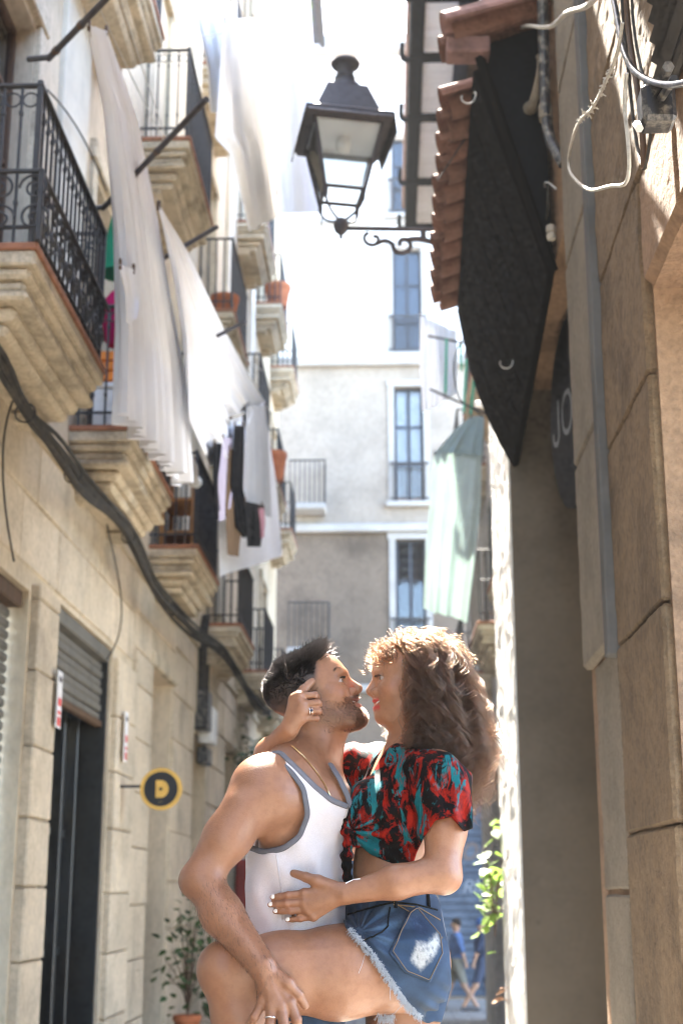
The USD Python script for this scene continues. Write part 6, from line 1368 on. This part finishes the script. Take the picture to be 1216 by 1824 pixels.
# fine hairs on the man's forearm
fc_ = HV[HF].mean(1); A0, A1 = W(372, 1590, -.22), W(470, 1740, -.292); ab = A1-A0; tq = ((fc_-A0)@ab)/(ab@ab); dq = np.linalg.norm(fc_-A0-tq[:, None]*ab, axis=1); fk_ = np.nonzero((tq > -.02) & (tq < 1.12) & (dq < .062) & (fc_[:, 1] < W(400, 1640, -.20)[1]))[0]
P_, C_, W_ = [], [], []; tt = np.linspace(0, 1, 4)
for i in hr.choice(fk_, 1500):
    n_ = HN_[HF[i, 0]]; d = unit(unit(ab)*1.0+n_*.35+np.array([-.35, 0, -.2])+hr.normal(0, .25, 3)); P_.append(fc_[i]+np.outer(tt*hr.uniform(.006, .014), d)+np.outer(tt**2, -n_*.002)); C_.append(4); W_.append(np.array([.00035, .0003, .00025, .00015]))
tag(curves('arm_hair', np.vstack(P_), C_, np.concatenate(W_), BEARD, man), None, None, None, 'stuff')
# ------------------------------------------------------------------ two people crossing at the far end of the street
def walker(label, px0, top, shirt, shorts_c, hair_c, skin=(.36, .19, .11), cap=False, stride=1):
    Yw = 29.0; k = .0116; base = on_y(px0, 1812, Yw); g0 = float(gz_at(Yw)); J = lambda dx, dz, dy=0.0: np.array([base[0]+dx, Yw+dy, g0+dz])
    t_ = thing('person', label, 'person')
    head = [Ell(J(0, 1.60), (.085, .078, .11), None, .02), Cone(J(.0, 1.48), J(0, 1.56), .055, .052, .03), Ell(J(-.085*stride, 1.59), (.022, .018, .03), None, .015)]
    torso = [Ell(J(0, 1.22), (.13, .19, .24), None, .06), Ell(J(0, .95), (.13, .17, .13), None, .05), Cone(J(0, 1.40, -.15), J(0, 1.40, .15), .065, .065, .04)]
    armN = [Cone(J(0, 1.39, -.19), J(.09*stride, 1.13, -.23), .050, .040, .03), Cone(J(.09*stride, 1.13, -.23), J(.16*stride, .90, -.22), .038, .028, .02), Ell(J(.175*stride, .84, -.22), (.035, .025, .05), None, .02)]
    armF = [Cone(J(0, 1.39, .19), J(-.10*stride, 1.14, .22), .050, .040, .03), Cone(J(-.10*stride, 1.14, .22), J(-.20*stride, .95, .2), .038, .028, .02), Ell(J(-.23*stride, .91, .2), (.035, .025, .05), None, .02)]
    legs = []
    for s_, a in ((-1, .24), (1, -.22)):
        kn_ = J(a*.55*stride, .48, s_*.09); an = J((a*1.15+(.10 if a > 0 else 0))*stride, .09, s_*.09)
        legs += [Cone(J(0, .90, s_*.085), kn_, .090, .058, .04), Cone(kn_, an, .056, .038, .03), Cone(an-[0, 0, .03], an+[-.16*stride, 0, -.045], .042, .036, .02)]
    b = Body(head+torso+armN+armF+legs); m = b.mesh(.014, n=10); skin_mesh('body', m, SKIN, t_, np.tile(np.array(skin), (len(m[0]), 1)))
    sb = Body(inflate(torso, .016)+inflate([armN[0], armF[0]], .022), lambda p, f: smax(smax(f, .88+g0-p[:, 2], .01), p[:, 2]-(1.46+g0), .01)); m = sb.mesh(.014, n=10); skin_mesh('shirt', m, KNIT, t_, shade_tint(shirt, m[0], 12, .15))
    hb_ = Body(inflate(torso[1:2], .022)+inflate([legs[0], legs[3]], .020), lambda p, f: smax(smax(f, .52+g0-p[:, 2], .01), p[:, 2]-(.98+g0), .01)); m = hb_.mesh(.014, n=10); skin_mesh('shorts', m, DENIM, t_, shade_tint(shorts_c, m[0], 12, .15))
    cb_ = Body([Ell(J(.012*stride, 1.63), (.095, .088, .10), None, .02)]+([Cone(J(-.06*stride, 1.645), J(-.15*stride, 1.63), .05, .045, .02, flat=((0, 0, 1), 3.0))] if cap else []), lambda p, f: smax(f, (1.60+g0)-p[:, 2]+(p[:, 0]-base[0])*-.5*stride, .01)); m = cb_.mesh(.012, n=10); skin_mesh('cap' if cap else 'hair', m, KNIT, t_, shade_tint(hair_c, m[0], 20, .2))
    for s_, a in ((-1, .24), (1, -.22)):
        an = J((a*1.15+(.10 if a > 0 else 0))*stride, .05, s_*.09); fb = Body([Cone(an, an+[-.17*stride, 0, -.01], .056, .046, .02)]); m = fb.mesh(.014, n=8); skin_mesh('shoe', m, DENIM, t_, shade_tint((.10, .09, .09), m[0]))
walker('pedestrian in a blue shirt and khaki shorts walking at the far end of the street', 815, 1640, (.10, .16, .30), (.20, .18, .14), (.03, .02, .015), stride=1)
walker('pedestrian in dark clothes and a blue cap beside the blue shirted one', 860, 1645, (.03, .04, .07), (.04, .05, .08), (.04, .09, .20), cap=True, stride=-1)
# ------------------------------------------------------------------ sunlit air
HAZE = usdkit.material(stage, '/World/Looks/haze', {'v': ('principled_volume', {'color': (.93, .96, 1.0), 'density': .0003, 'anisotropy': .2})}, volume='v.volume')
tag(obj('haze', box((-210, -8, -4), (210, 410, 23.5)), HAZE), 'pale sunlit haze filling the street', None, None, 'stuff')
# ------------------------------------------------------------------ what repeats, and the sets it belongs to
for p in stage.GetPrimAtPath('/World').GetChildren():
    n = p.GetName().rstrip('0123456789').rstrip('_'); c = p.GetCustomDataByKey('category')
    g = {'clothes_pole': 'iron poles that carry the washing', 'washing_line': 'cords of the washing lines', 'flower_pot': 'clay pots on the balconies', 'leafy_plant': 'plants at the foot of the left wall', 'sticker': 'stickers on the stone pilasters', 'wall_cable': 'loose cables on the right wall', 'thin_cable': 'thin wires on the left wall', 'stone_house': 'stone houses on the left side'}.get(n)
    if c in ('sheet', 'cloth', 'trousers', 'stockings', 'blouse', 'garment', 'towel'): g = 'washing hung over the street'
    if n == 'person' and 'pedestrian' in (p.GetCustomDataByKey('label') or ''): g = 'pedestrians at the far end'
    if g: p.SetCustomDataByKey('group', g)
